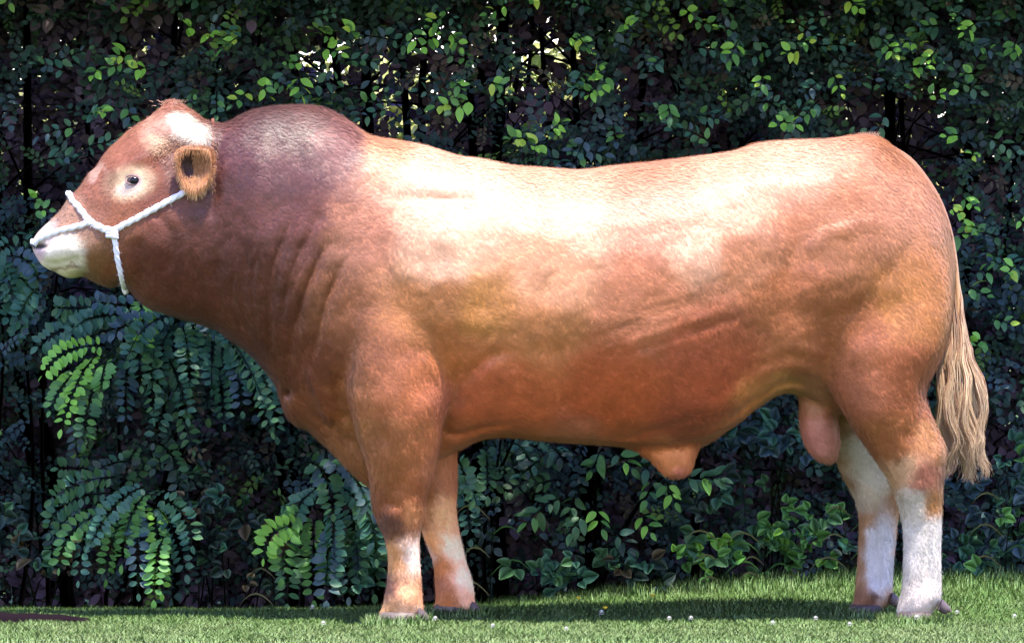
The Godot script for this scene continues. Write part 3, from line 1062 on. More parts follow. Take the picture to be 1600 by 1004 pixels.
func make_forelock(bull: Node3D) -> void:
	# curls over the poll and brow
	var st := start()
	for i in 1500:
		var x: float
		var y: float
		if i % 3 == 0:
			x = rng.randf_range(236, 300)
			y = 232 + rng.randfn() * 11.0 - (x - 250) * 0.1
		elif i % 3 == 1:
			x = rng.randf_range(205, 330)
			y = rng.randf_range(150, 240)
		else:
			x = rng.randf_range(300, 345)
			y = rng.randf_range(185, 300)
		var z := side(x, y)
		if z < 0.004:
			continue
		var s := 1.0 if i % 4 else -1.0
		var p := on_side(x, y, -0.001)
		var dx := side(x + 6, y) - side(x - 6, y)
		var dy := side(x, y + 6) - side(x, y - 6)
		var nrm := Vector3(-dx, dy, 12 * S).normalized()
		var length := rng.randf_range(0.012, 0.030)
		var flow := Vector3(-0.4, -0.7, 0) if x < 300 else Vector3(0.3, -0.9, 0)
		flow += Vector3(rng.randf_range(-0.7, 0.7), rng.randf_range(-0.5, 0.5), 0)
		flow = (flow - nrm * flow.dot(nrm)).normalized()
		var curl := nrm.cross(flow) * rng.randf_range(-1, 1)
		var path := PackedVector3Array()
		for k in 5:
			var t := k / 4.0
			path.append(p + flow * length * t * (1.0 - 0.35 * t) + nrm * (0.007 * sin(t * 2.6)) + curl * length * 0.55 * t * t)
		if s < 0:
			for k in 5:
				path[k].z = -path[k].z
		var c := coat(path[0])
		c = c.lerp(Color(0.46, 0.26, 0.13), rng.randf() * 0.45)
		tube(st, path, func(q: float) -> float: return 0.0013 * (1.0 - 0.8 * q), 3, c)
	# the tuft on top of the poll
	for i in 160:
		var a := Vector3((268 + rng.randfn() * 9.0 - 800) * S, (GROUND_PX - 159 - absf(rng.randfn()) * 5.0) * S, rng.randfn() * 0.02)
		var d := Vector3(rng.randf_range(-0.9, 0.9), rng.randf_range(0.0, 0.8), rng.randf_range(-0.5, 0.5)).normalized()
		tube(st, PackedVector3Array([a, a + d * 0.010, a + d * 0.017 + Vector3(0, -0.004, 0)]), func(q: float) -> float: return 0.0012 * (1.0 - 0.8 * q), 3, Color(0.34, 0.15, 0.09).lerp(Color(0.5, 0.3, 0.2), rng.randf()))
	st.generate_normals()
	put("forelock", st.commit(), M.hide, bull)


func make_hoof(bull: Node3D, x: float, z: float, length: float, dark: float) -> void:
	var hoof := Node3D.new()
	hoof.name = "hoof"
	bull.add_child(hoof, true)
	hoof.position = Vector3((x - 800.0) * S * (CAMERA_DISTANCE - z) / CAMERA_DISTANCE, 0.0, z)
	for side_ in [1, -1]:
		var st := start()
		st.set_smooth_group(0)
		# rings from the coronet down; each [height, toe, heel, half width]
		var rings := [[0.052, -0.34, 0.36, 0.018], [0.046, -0.40, 0.42, 0.030], [0.026, -0.50, 0.46, 0.034], [0.006, -0.58, 0.48, 0.036], [0.0, -0.60, 0.49, 0.033], [0.0, -0.3, 0.3, 0.01]]
		for r in rings.size() - 1:
			for i in 20:
				for c in [[0, 0], [1, 0], [1, 1], [0, 0], [1, 1], [0, 1]]:
					var q: Array = rings[r + c[0]]
					var t: float = TAU * (i + c[1]) / 20.0
					var cx := cos(t)
					var px: float = (absf(q[1]) * cx if cx < 0 else q[2] * cx) * length
					var pz: float = q[3] * sin(t) * (1.0 - 0.25 * maxf(-cx, 0.0))
					var wear := noise.get_noise_3d(px * 120, q[0] * 160, pz * 120 + x)
					st.set_color(Color(0.045, 0.034, 0.036).lerp(Color(0.22, 0.17, 0.13), clampf(0.30 - dark + wear * 0.8, 0, 1)))
					st.add_vertex(Vector3(px, q[0], pz))
		st.generate_normals()
		put("claw", st.commit(), M.hoof, hoof).position = Vector3(-0.004, 0.0, 0.0335 * side_)
		# the dew claw behind the fetlock
		var sd := start()
		sd.set_smooth_group(0)
		for r in 5:
			for i in 10:
				for c in [[0, 0], [1, 0], [1, 1], [0, 0], [1, 1], [0, 1]]:
					var u: float = (r + c[0]) / 5.0
					var t: float = TAU * (i + c[1]) / 10.0
					var w := 0.017 * sqrt(maxf(1.0 - u * u, 0.0)) + 0.001
					sd.set_color(Color(0.07, 0.05, 0.055).lerp(Color(0.2, 0.16, 0.14), u * 0.4))
					sd.add_vertex(Vector3(0.030 * u + 0.006 * cos(t), -0.022 * u + cos(t) * w, sin(t) * w * 0.9))
		sd.generate_normals()
		put("dewclaw", sd.commit(), M.hoof, hoof).position = Vector3(0.055 + 0.02 * (1 if x > 1000 else 0), 0.072 if x > 1000 else 0.048, 0.026 * side_)


func make_tail(bull: Node3D) -> void:
	# the dock lies on the rump's edge and ends in a hanging brush
	var st := start()
	var dock := PackedVector3Array()
	for p in [[1385, 232], [1418, 252], [1444, 282], [1466, 318], [1481, 360], [1489, 400], [1494, 440], [1497, 480], [1497, 530], [1496, 580]]:
		dock.append(Vector3((p[0] - 800.0) * S, (GROUND_PX - p[1]) * S, 0.0))
	dock = smooth_path(dock, 4)
	var n := dock.size()
	for i in n - 1:
		for s in 14:
			for c in [[0, 0], [1, 0], [1, 1], [0, 0], [1, 1], [0, 1]]:
				var k: int = i + c[0]
				var t: float = TAU * (s + c[1]) / 14.0
				var d := (dock[mini(k + 1, n - 1)] - dock[maxi(k - 1, 0)]).normalized()
				var a := Vector3(-d.y, d.x, 0)
				var u := k / float(n - 1)
				var r := lerpf(0.034, 0.016, u)
				var o := dock[k] + a * cos(t) * r * 0.55 + Vector3(0, 0, 1) * sin(t) * r * 1.3
				var col := Color(0.25, 0.105, 0.05).lerp(Color(0.42, 0.24, 0.11), ease01(0.45, 0.8, u))
				st.set_color(col)
				st.add_vertex(o)
	for i in 60:
		var o := spot(rng.randf_range(1340, 1374), 211 + rng.randf() * 4.0, rng.randfn() * 0.015)
		var d := Vector3(rng.randf_range(-0.5, 0.3), 1.0, rng.randf_range(-0.4, 0.4)).normalized()
		tube(st, PackedVector3Array([o, o + d * 0.008, o + d * 0.014 + Vector3(0.004, 0, 0)]), func(q: float) -> float: return 0.001 * (1.0 - 0.8 * q), 3, Color(0.45, 0.26, 0.16))
	st.generate_normals()
	var tail := put("tail", st.commit(), M.hide, bull)
	var hair := start()
	var left := [[380, 1474], [430, 1484], [480, 1484], [521, 1483], [573, 1469], [619, 1463], [654, 1466], [700, 1478], [746, 1476]]
	var right := [[360, 1482], [400, 1492], [430, 1497], [480, 1506], [520, 1513], [550, 1521], [596, 1535], [642, 1538], [683, 1540], [706, 1533], [742, 1545]]
	for i in 3000:
		var u := rng.randf()
		var lock := clampf((floorf(u * 11.0) + 0.5) / 11.0 + 0.03 * sin(floorf(u * 11.0) * 5.0), 0.0, 1.0)
		var depth := rng.randf_range(-1, 1)
		var rim := sqrt(maxf(1.0 - (2.0 * u - 1.0) * (2.0 * u - 1.0), 0.02))
		var y0 := 385 + 215 * pow(rng.randf(), 0.7)
		var y1 := rng.randf_range(690, 752) - 18.0 * absf(u - 0.6)
		if i % 5 == 0:
			y1 -= rng.randf() * 130.0
		y1 += 14.0 * sin(lock * 31.0) - 8.0 + 50.0 * absf(u - lock)
		var path := PackedVector3Array()
		var ph := rng.randf() * 0.8 + lock * 14.0
		var drift := rng.randfn() * 0.07
		var bend := rng.randf_range(0.3, 1.3)
		for k in 19:
			var y := lerpf(y0, y1, k / 18.0)
			var a := table(left, y)
			var b := table(right, y)
			var uu := clampf(lerpf(u, lock, 0.55 * ease01(0.45, 1.0, k / 18.0)) + drift * k / 18.0, -0.02, 1.02)
			var wave := sin(y * 0.062 + ph) * (3.6 + 4.5 * ease01(620, 740, y)) * lerpf(0.8, 1.2, bend - 0.3) * ease01(500, 640, y) + sin(y * 0.03 + ph * 0.6) * 2.0
			var zz := 0.016 * sin(lock * 37.0) * ease01(520, 640, y) + depth * rim * lerpf(0.018, 0.062, ease01(430, 620, y)) * (1.0 - 0.35 * ease01(690, 750, y))
			path.append(Vector3((lerpf(a, b, uu) + wave - 800.0) * S, (GROUND_PX - y) * S, zz + 0.004 * sin(y * 0.06 + ph * 1.7)))
		var c := Color(0.44, 0.29, 0.15).lerp(Color(0.56, 0.41, 0.24), rng.randf())
		if rng.randf() < 0.2:
			c = Color(0.34, 0.20, 0.09).lerp(c, rng.randf())
		var tone := 1.0 + 0.14 * sin(lock * 47.0 + 1.0)
		c = Color(c.r * tone, c.g * tone, c.b * tone)
		c = c.lerp(Color(0.26, 0.12, 0.055), 1.0 - ease01(410, 540, y0))
		var thick := rng.randf_range(0.0008, 0.0017)
		tube(hair, path, func(q: float) -> float: return thick * (1.0 - 0.8 * q * q), 4, c)
	hair.generate_normals()
	put("tail_hair", hair.commit(), M.tail_hair, tail)


# ---------------------------------------------------------------- materials

func make_materials() -> void:
	var coat_m := tinted("coat", 0.52, 0.4)
	coat_m.rim_enabled = true
	coat_m.rim = 0.12
	coat_m.rim_tint = 0.2
	var streak := noise_texture(0.045, 512, 4, 5)
	var ramp := Gradient.new()
	ramp.set_color(0, Color(0.84, 0.82, 0.80))
	ramp.set_color(1, Color(1, 1, 1))
	streak.color_ramp = ramp
	coat_m.albedo_texture = streak
	coat_m.uv1_triplanar = true
	coat_m.uv1_world_triplanar = true
	coat_m.uv1_scale = Vector3(9.0, 3.2, 5.0)
	coat_m.heightmap_enabled = true
	coat_m.heightmap_texture = noise_texture(0.06, 512, 4, 9)
	coat_m.heightmap_scale = 0.12
	var hair := tinted("hair", 0.43, 0.48)
	hair.rim_enabled = true
	hair.rim = 0.12
	var hide := tinted("hide", 0.6, 0.4)
	hide.rim_enabled = true
	hide.rim = 0.3
	tinted("hoof", 0.55, 0.4)
	var th := tinted("tail_hair", 0.42, 0.5)
	th.rim_enabled = true
	th.rim = 0.4
	plain("eye", lin(0.06, 0.04, 0.045), 0.22, 0.3)
	plain("pupil", lin(0.006, 0.005, 0.008), 0.12, 0.35)
	var rope := plain("rope", lin(0.78, 0.77, 0.80), 0.85, 0.3)
	rope.albedo_texture = noise_texture(0.12, 256, 3, 4)
	var rr := Gradient.new()
	rr.set_color(0, Color(0.86, 0.86, 0.89))
	rr.set_color(1, Color(1, 1, 1))
	(rope.albedo_texture as NoiseTexture2D).color_ramp = rr
	rope.uv1_triplanar = true
	rope.uv1_scale = Vector3(14, 14, 14)
	var rd := rope.duplicate() as StandardMaterial3D
	rd.albedo_color = lin(0.20, 0.075, 0.05)
	M["rope_dark"] = rd
	plain("shadow_black", lin(0.010, 0.006, 0.008), 0.95, 0.06)  # near-black for the shadow patch added in the grass
	plain("pale_stem", lin(0.16, 0.17, 0.09), 0.7, 0.3)
	var soil := plain("lawn", lin(0.075, 0.11, 0.035), 0.95, 0.2)
	var st := noise_texture(0.02, 512, 5, 11)
	var sr := Gradient.new()
	sr.set_color(0, lin(0.05, 0.075, 0.028))
	sr.set_color(1, lin(0.085, 0.15, 0.045))
	st.color_ramp = sr
	soil.albedo_color = Color.WHITE
	soil.albedo_texture = st
	soil.uv1_triplanar = true
	soil.uv1_world_triplanar = true
	soil.uv1_scale = Vector3(0.9, 0.9, 0.9)
	var grass := tinted("grass", 0.55, 0.4)
	grass.backlight_enabled = true
	grass.backlight = lin(0.04, 0.075, 0.015)
	var foliage := tinted("foliage", 0.52, 0.32)
	foliage.backlight_enabled = true
	foliage.backlight = lin(0.03, 0.06, 0.01)
	tinted("inner_foliage", 0.8, 0.15)  # carries the purple shadow tint of the hedge's depth
	var bark := plain("bark", lin(0.075, 0.055, 0.055), 0.9, 0.2)
	bark.heightmap_enabled = true
	bark.heightmap_texture = noise_texture(0.05, 256, 4, 21)
	bark.heightmap_scale = 1.0
	bark.uv1_triplanar = true
	bark.uv1_scale = Vector3(9, 2.5, 9)
	plain("twig", lin(0.10, 0.075, 0.06), 0.85, 0.2)
	plain("green_stem", lin(0.09, 0.13, 0.04), 0.7, 0.3)
	# leaves, one material for each tone
	for t in [["leaf_dark", 0.016, 0.036, 0.026], ["leaf_teal", 0.030, 0.095, 0.058], ["leaf_mid", 0.038, 0.105, 0.040], ["leaf_green", 0.065, 0.180, 0.040], ["leaf_bright", 0.16, 0.37, 0.050], ["leaf_yellow", 0.28, 0.43, 0.055], ["leaf_blue", 0.030, 0.062, 0.070], ["leaf_brown", 0.075, 0.060, 0.030]]:
		var m := plain(t[0], lin(t[1], t[2], t[3]), 0.5, 0.36)
		m.backlight_enabled = true
		m.backlight = lin(t[1] * 0.8, t[2] * 0.8, t[3] * 0.4)
	plain("petal_white", lin(0.60, 0.60, 0.56), 0.7, 0.3)
	plain("petal_yellow", lin(0.80, 0.62, 0.06), 0.6, 0.3)


# ---------------------------------------------------------------- the lawn

func ground(x: float, z: float) -> float:
	var g := lerpf(-0.055, 0.055, ease01(-0.75, 1.3, x)) * ease01(-0.3, -1.25, z)
	if z > -3.0 and absf(x) < 4.0:
		g += noise.get_noise_2d(x * 3.0, z * 3.0) * 0.006
	return g


func make_lawn() -> void:
	var xs := [-300.0, -90.0, -30.0, -10.0, -5.0]
	for i in 81:
		xs.append(-4.0 + i * 0.1)
	xs.append_array([5.0, 10.0, 30.0, 90.0, 300.0])
	var zs := [-400.0, -100.0, -40.0, -15.0, -7.0, -4.0]
	for i in 61:
		zs.append(-3.0 + i * 0.1)
	zs.append_array([4.0, 8.0, 15.0, 25.0, 60.0, 150.0])
	var st := start()
	st.set_smooth_group(0)
	for j in zs.size() - 1:
		for i in xs.size() - 1:
			for c in [[0, 0], [1, 0], [1, 1], [0, 0], [1, 1], [0, 1]]:
				var x: float = xs[i + c[0]]
				var z: float = zs[j + c[1]]
				st.add_vertex(Vector3(x, ground(x, z), z))
	st.generate_normals()
	tag(put("lawn", st.commit(), M.lawn), "short mown lawn under the bull", "", "", "structure")
	# blades in tufts
	var tufts: Array[ArrayMesh] = []
	for v in 1:
		var g := start()
		for b in 12:
			var o := Vector3(rng.randf_range(-0.016, 0.016), 0, rng.randf_range(-0.016, 0.016))
			var h := rng.randf_range(0.018, 0.042)
			var lean: Vector3 = Vector3(rng.randf_range(-1, 1), 0, rng.randf_range(-1, 1)) * h * rng.randf_range(0.15, 0.7)
			var w := Vector3(1, 0, 0).rotated(Vector3.UP, rng.randf() * TAU) * rng.randf_range(0.0008, 0.0014)
			var tone := rng.randf_range(0.75, 1.2)
			var col := Color(tone, tone, tone)
			var p0 := o
			var p1 := o + Vector3(0, h * 0.6, 0) + lean * 0.35
			var p2 := o + Vector3(0, h * 0.95, 0) + lean
			var nr := w.cross(p2 - p0).normalized()
			if nr.z < 0:
				nr = -nr
			nr = (nr + Vector3.UP * 0.8).normalized()
			for q in [p0 - w, p1 - w, p1 + w, p0 - w, p1 + w, p0 + w, p1 - w, p2, p1 + w]:
				g.set_color(col)
				g.set_normal(nr)
				g.add_vertex(q)
		tufts.append(g.commit())
	var where: Array[Transform3D] = []
	var tints := PackedColorArray()
	for i in 72000:
		var x := rng.randf_range(-2.9, 2.9)
		var z := rng.randf_range(-1.75, 2.3)
		if rng.randf() < 0.5:
			x = rng.randf_range(-1.8, 1.8)
			z = rng.randf_range(-1.4, 1.0)
		var clump := noise.get_noise_2d(x * 5.0 + 40.0, z * 5.0)
		var s := rng.randf_range(0.7, 1.15) * (1.0 + 0.25 * clump)
		if z < -0.95 + 0.1 * noise.get_noise_2d(x * 8, 3):
			s *= rng.randf_range(0.8, 1.1 + 0.8 * ease01(-0.3, 0.6, x))
		s *= lerpf(1.0, 0.68, ease01(-0.75, -0.25, z))
		var dry_and_glare := clampf(0.30 * ease01(-0.1, 0.5, z) + rng.randfn() * 0.18 + 0.16 + noise.get_noise_2d(x * 2.2, z * 2.2 + 9.0) * 0.25, 0, 1)  # random dryness, plus sun glare painted paler towards the camera
		if i < 1300:
			# the turf stands a little longer round each hoof
			var foot: Array = [[-0.347, 0.21], [-0.188, -0.21], [1.225, 0.2], [1.108, -0.2]][i % 4]
			var a := rng.randf() * TAU
			x = foot[0] + cos(a) * rng.randf_range(0.065, 0.10)
			z = foot[1] + sin(a) * rng.randf_range(0.065, 0.11)
			s = rng.randf_range(0.9, 1.5)
		where.append(Transform3D(Basis(Vector3.UP, rng.randf() * TAU).scaled(Vector3(1.1, s, 1.1)), Vector3(x, ground(x, z) - 0.003, z)))
		tints.append(Color(0.120, 0.235, 0.060).lerp(Color(0.27, 0.34, 0.16), dry_and_glare))
	var o := scatter("grass", tufts[0], M.grass, where, tints, self)
	tag(o, "short green grass blades covering the lawn under and around the bull", "grass")


# ---------------------------------------------------------------- leaves

# one leaf from its stalk's foot at the origin along +y, its face towards +z
func leaf(st: SurfaceTool, frame: Transform3D, length: float, width: float, tip: float, fold: float, curl: float, colour: Color, rows := 4, stalk := 0.1) -> void:
	var mid := PackedVector3Array()
	var lft := PackedVector3Array()
	var rgt := PackedVector3Array()
	for r in rows + 1:
		var t := float(r) / rows
		var w := width * 0.5 * pow(sin(PI * clampf(pow(t, tip), 0.0, 1.0)), 0.75)
		var y := length * (stalk + (1.0 - stalk) * t)
		var z := -curl * length * t * t
		mid.append(frame * Vector3(0, y, z))
		lft.append(frame * Vector3(-w, y, z + w * fold))
		rgt.append(frame * Vector3(w, y, z + w * fold))
	for r in rows:
		for tri in [[mid, lft], [rgt, mid]]:
			var a: PackedVector3Array = tri[0]
			var b: PackedVector3Array = tri[1]
			for v in [a[r], b[r], b[r + 1], a[r], b[r + 1], a[r + 1]]:
				st.set_color(colour)
				st.add_vertex(v)


func leaf_mesh(length: float, width: float, tip: float, fold: float, curl: float, rows := 5) -> ArrayMesh:
	var st := start()
	st.set_smooth_group(0)
	leaf(st, Transform3D(), length, width, tip, fold, curl, Color.WHITE, rows)
	st.generate_normals()
	return st.commit()


# a broad leaf with a toothed edge, as brambles and ivy have
func toothed_leaf(length: float, width: float, teeth: int, depth: float) -> ArrayMesh:
	var st := start()
	var n := teeth * 2
	for s in [-1.0, 1.0]:
		for i in n:
			var p := []
			for q in [i, i + 1]:
				var t := float(q) / n
				var w := width * 0.5 * pow(sin(PI * pow(t, 0.72)), 0.8) * (1.0 + (depth if q % 2 else -depth))
				p.append([Vector3(0, length * (0.08 + 0.92 * t), -0.18 * length * t * t), Vector3(s * w, length * (0.08 + 0.92 * t) - (0.0 if q % 2 else 0.02 * length), 0.25 * w - 0.18 * length * t * t)])
			for v in [p[0][0], p[0][1], p[1][1], p[0][0], p[1][1], p[1][0]]:
				st.set_color(Color.WHITE)
				st.add_vertex(v)
	st.generate_normals()
	return st.commit()


func facing(along: Vector3, face: Vector3) -> Basis:
	var y := along.normalized()
	var z := (face - y * face.dot(y))
	z = z.normalized() if z.length() > 0.01 else Vector3(y.z, y.x, -y.y).cross(y).normalized()
	return Basis(y.cross(z), y, z)


func jitter(a: float) -> Vector3:
	return Vector3(rng.randfn() * a, rng.randfn() * a, rng.randfn() * a)


func pick_tone(list: Array) -> StandardMaterial3D:
	var r := rng.randf()
	for t in list:
		r -= t[1]
		if r <= 0.0:
			return M[t[0]]
	return M[list[0][0]]


# a twig with leaves in pairs, each a piece of its own
func leafy_twig(parent: Node3D, at: Vector3, along: Vector3, length: float, pairs: int, meshes: Array, size: float, tones: Array, called := "twig") -> void:
	var local := at - parent.position
	var path := PackedVector3Array()
	var d := along.normalized()
	for k in 5:
		var t := k / 4.0
		path.append(d * length * t + Vector3(0, -0.12 * length * t * t, 0))
	var st := start()
	tube(st, path, func(t: float) -> float: return 0.0022 * (1.0 - 0.6 * t), 5)
	var twig := put(called, st.commit(), M.twig, parent)
	twig.position = local
	for k in pairs * 2 + 1:
		var t := clampf((k / 2 + 0.6) / (pairs + 0.4), 0.0, 1.0)
		var f := t * 4.0
		var p := path[mini(int(f), 3)].lerp(path[mini(int(f), 3) + 1], f - int(f))
		var s := 1.0 if k % 2 else -1.0
		var out := d.cross(Vector3(0, 0.35, 1)).normalized() * s
		var dir := (out * 1.0 + d * 0.75 + jitter(0.25) + Vector3(0, -0.1, 0.15)).normalized()
		if k == pairs * 2:
			dir = (d + jitter(0.2)).normalized()
			p = path[4]
		var lf := put("leaf", meshes[rng.randi() % meshes.size()], pick_tone(tones), twig)
		var sc := size * rng.randf_range(0.75, 1.15) * (1.0 - 0.25 * t)
		lf.transform = Transform3D(facing(dir, Vector3(0, 0.65, 0.75) + jitter(0.35)).scaled_local(Vector3(sc, sc, sc)), p)


# ---------------------------------------------------------------- the hedge

var gaps := [[640, 185, 34, 26], [610, 135, 22, 26], [575, 120, 20, 18], [680, 60, 30, 14], [690, 105, 18, 14], [560, 100, 22, 22], [505, 95, 20, 22], [470, 70, 20, 30], [860, 40, 26, 22], [820, 120, 26, 26], [870, 90, 22, 30], [850, 160, 26, 18], [740, 165, 18, 14], [625, 60, 14, 10], [650, 45, 14, 10], [770, 40, 18, 12], [1060, 60, 14, 12], [1025, 120, 10, 10], [700, 205, 16, 10], [1480, 20, 18, 12], [1400, 25, 12, 8], [225, 65, 10, 5], [335, 118, 6, 8], [800, 70, 16, 14], [660, 145, 16, 12], [905, 150, 12, 16]]
var clumps := [[560, 60, 70, 40, 0.16], [700, 110, 60, 60, 0.18], [760, 100, 40, 40, 0.14], [560, 150, 60, 30, 0.12], [920, 150, 60, 50, 0.16], [220, 130, 60, 40, 0.16], [330, 90, 50, 40, 0.12], [420, 140, 60, 40, 0.14], [1070, 150, 60, 50, 0.12], [1240, 190, 70, 36, 0.16], [1180, 60, 70, 40, 0.10], [1400, 90, 60, 50, 0.14], [1540, 60, 60, 60, 0.16], [990, 60, 70, 50, 0.12], [860, 220, 50, 30, 0.14], [160, 170, 40, 26, 0.10], [60, 480, 70, 60, 0.14], [40, 420, 50, 60, 0.12], [1540, 400, 50, 90, 0.14], [1550, 560, 50, 70, 0.12], [1190, 680, 60, 40, 0.10]]

var deep := [[90, 180, 130, 90], [250, 40, 140, 40], [70, 300, 90, 60], [150, 230, 50, 40], [1380, 190, 110, 40], [1450, 280, 60, 90], [1100, 220, 90, 30], [1560, 200, 40, 60], [1560, 690, 60, 60]]


func blobs(list: Array, x: float, y: float) -> float:
	var v := 0.0
	for b in list:
		var dx: float = (x - b[0]) / b[2]
		var dy: float = (y - b[1]) / b[3]
		var d := dx * dx + dy * dy
		if d < 4.0:
			v = maxf(v, exp(-d) * (b[4] if b.size() > 4 else 1.0))
	return v


func hedge_line(x: float) -> float:      # where the hedge meets the grass
	return -1.12 - 0.22 * ease01(-0.3, 1.4, x) + 0.05 * noise.get_noise_2d(x * 2.0, 77.0)


func make_hedge() -> void:
	# sprays of small oval leaves, the hedge's common stuff
	var sprays: Array[ArrayMesh] = []
	for v in 5:
		var st := start()
		st.set_smooth_group(0)
		var n := 9
		for k in n:
			var t := (k + 0.5) / n
			var p := Vector3(0, t * 0.13, -0.03 * t * t)
			var s := 1.0 if k % 2 else -1.0
			var dir := Vector3(s * rng.randf_range(0.6, 1.1), rng.randf_range(0.3, 0.9), rng.randf_range(-0.3, 0.4))
			if k == n - 1:
				dir = Vector3(0, 1, 0)
			var tone := rng.randf_range(0.7, 1.25)
			leaf(st, Transform3D(facing(dir, Vector3(0, 0.15, 1) + jitter(0.4)), p), rng.randf_range(0.030, 0.046), rng.randf_range(0.018, 0.026), 0.9, 0.25, rng.randf_range(0.05, 0.25), Color(tone, tone, tone), 4)
		for s in 2:
			var a := Vector3(-0.001 + 0.002 * s, 0, 0)
			for q in [a, Vector3(0, 0.13, -0.03), a + Vector3(0.002, 0, 0.001)]:
				st.set_color(Color(0.9, 0.5, 0.8))
				st.add_vertex(q)
		st.generate_normals()
		sprays.append(st.commit())
	var ovals := [leaf_mesh(0.048, 0.026, 0.9, 0.25, 0.15), leaf_mesh(0.044, 0.027, 0.95, 0.35, 0.05), leaf_mesh(0.052, 0.025, 0.85, 0.15, 0.3)]
	# the shrubs that make the hedge: [x of its middle, label]
	var shrubs := [
		[-2.35, "dark hedge shrub at the far left beyond the bull's nose"], [-1.75, "very dark hedge shrub behind the bull's muzzle"], [-1.2, "hedge shrub with small blue-green leaves above the bull's forehead"],
		[-0.7, "hedge shrub above the bull's neck hump"], [-0.2, "thin hedge shrub with bright daylight showing through above the dip behind the hump"], [0.3, "hedge shrub with some gaps of daylight above the middle of the bull's back"],
		[0.85, "dense dark hedge shrub above the bull's loin"], [1.4, "dark hedge shrub above and behind the bull's rump"], [2.05, "hedge shrub at the right edge behind the bull's tail"]]
	var roots := []
	for q in shrubs:
		var x: float = q[0]
		var z := hedge_line(x) - 0.42
		var h := thing("hedge_shrub", q[1], "shrub", Vector3(x, ground(x, z), z), "shrubs of the hedge behind the bull")
		roots.append(h)
		for k in 5:
			var st := start()
			var path := PackedVector3Array()
			var bx := rng.randf_range(-0.26, 0.26)
			var bz := rng.randf_range(-0.15, 0.15)
			var tx := bx + rng.randf_range(-0.3, 0.3)
			for m in 9:
				var t := m / 8.0
				path.append(Vector3(lerpf(bx, tx, t) + 0.03 * sin(t * 7.0 + k * 2), t * 2.9 - 0.03, bz + 0.03 * cos(t * 6.0 + k)))
			var thick := rng.randf_range(0.012, 0.026) if k else 0.034
			tube(st, path, func(t: float) -> float: return thick * (1.0 - 0.75 * t), 9)
			put("stem", st.commit(), M.bark, h)
			for b in 9:
				var side_ := start()
				var o := path[mini(1 + b * 7 / 9, 7)]
				var d := Vector3(rng.randf_range(-1, 1), rng.randf_range(-0.1, 0.7), rng.randf_range(-0.3, 0.9)).normalized()
				var l := rng.randf_range(0.25, 0.55)
				tube(side_, PackedVector3Array([o, o + d * l * 0.5 + Vector3(0, 0.03, 0), o + d * l]), func(t: float) -> float: return 0.006 * (1.0 - 0.75 * t), 5)
				put("branch", side_.commit(), M.twig, h)
	# foliage
	var where := []
	var tints := []
	for i in shrubs.size():
		where.append([])
		tints.append([])
		for v in 6:
			var a: Array[Transform3D] = []
			where[i].append(a)
			tints[i].append(PackedColorArray())
	var made := 0
	var wide_gaps := []
	for g in gaps:
		var wider: float = 1.55 if g[0] > 440 and g[0] < 910 else 1.15
		wide_gaps.append([g[0], g[1], g[2] * wider + 4.0, g[3] * wider + 4.0])
	for i in 49000:
		var x := rng.randf_range(-2.7, 2.7)
		var y := rng.randf_range(0.05, 3.3) if i < 36000 else rng.randf_range(2.0, 2.7) if i < 44000 else rng.randf_range(0.0, 0.5)
		var depth := rng.randf() if i % 4 else rng.randf_range(0.7, 1.0)   # 0 at the face, 1 at the back
		if i >= 44000:
			depth = rng.randf_range(0.5, 1.0)
		var z := hedge_line(x) - 0.02 - depth * 0.75
		var p := px_of(Vector3(x, y, z))
		var rough := noise.get_noise_3d(x * 2.1, y * 2.1, 3.0) * 0.16 + noise.get_noise_3d(x * 5.5, y * 5.5, 8.0) * 0.07
		z += rough + blobs(clumps, p.x, p.y)
		# the crown leans out above
		z += 1.0 * ease01(1.98, 2.3, y) * (1.0 - depth * 0.8)
		p = px_of(Vector3(x, y, z))
		if y < 1.0 and depth < 0.45 and rng.randf() < 0.85 * (1.0 - y):
			continue
		var hole := blobs(wide_gaps, p.x, p.y)
		if hole > 0.15 + rng.randf() * 0.5:
			continue
		# thin patches inside the hedge
		if noise.get_noise_3d(x * 2.6 + 20, y * 2.6, 4.0) + 0.25 - blobs(clumps, p.x, p.y) * 4.0 - 0.9 * blobs(deep, p.x, p.y) < -0.05 and depth < 0.62 and blobs(clumps, p.x, p.y) < 0.06:
			continue
		var near := 0
		for s in shrubs.size():
			if absf(shrubs[s][0] - x + rng.randf_range(-0.1, 0.1)) < absf(shrubs[near][0] - x):
				near = s
		var dir := Vector3(rng.randf_range(-1, 1), rng.randf_range(-0.7, 0.8), rng.randf_range(0.0, 0.9) - depth * 0.3).normalized()
		var b := facing(dir, Vector3(rng.randf_range(-0.5, 0.5), 0.75, 0.7) + jitter(0.3))
		var sc := rng.randf_range(0.5, 1.12)
		if depth > 0.55:
			sc *= 1.5
		var tone := Color(0.021, 0.052, 0.038)
		var r := rng.randf()
		if r < 0.25:
			tone = Color(0.026, 0.052, 0.054)
		elif r < 0.40:
			tone = Color(0.034, 0.084, 0.034)
		elif r < 0.44 and depth < 0.3:
			tone = Color(0.11, 0.22, 0.045)
		elif r > 0.93:
			tone = Color(0.055, 0.050, 0.032)
		var k := rng.randf_range(0.7, 1.2)
		var v := rng.randi() % 5
		if depth > 0.55:
			v = 5
			tone = Color(0.105, 0.080, 0.115) if rng.randf() < 0.75 else Color(0.11, 0.085, 0.090)  # purple of hazy shadows painted into the inner leaves
		where[near][v].append(Transform3D(b.scaled_local(Vector3(sc, sc, sc)), Vector3(x, y, z) - roots[near].position))
		tints[near][v].append(Color(tone.r * k, tone.g * k, tone.b * k))
		made += 1
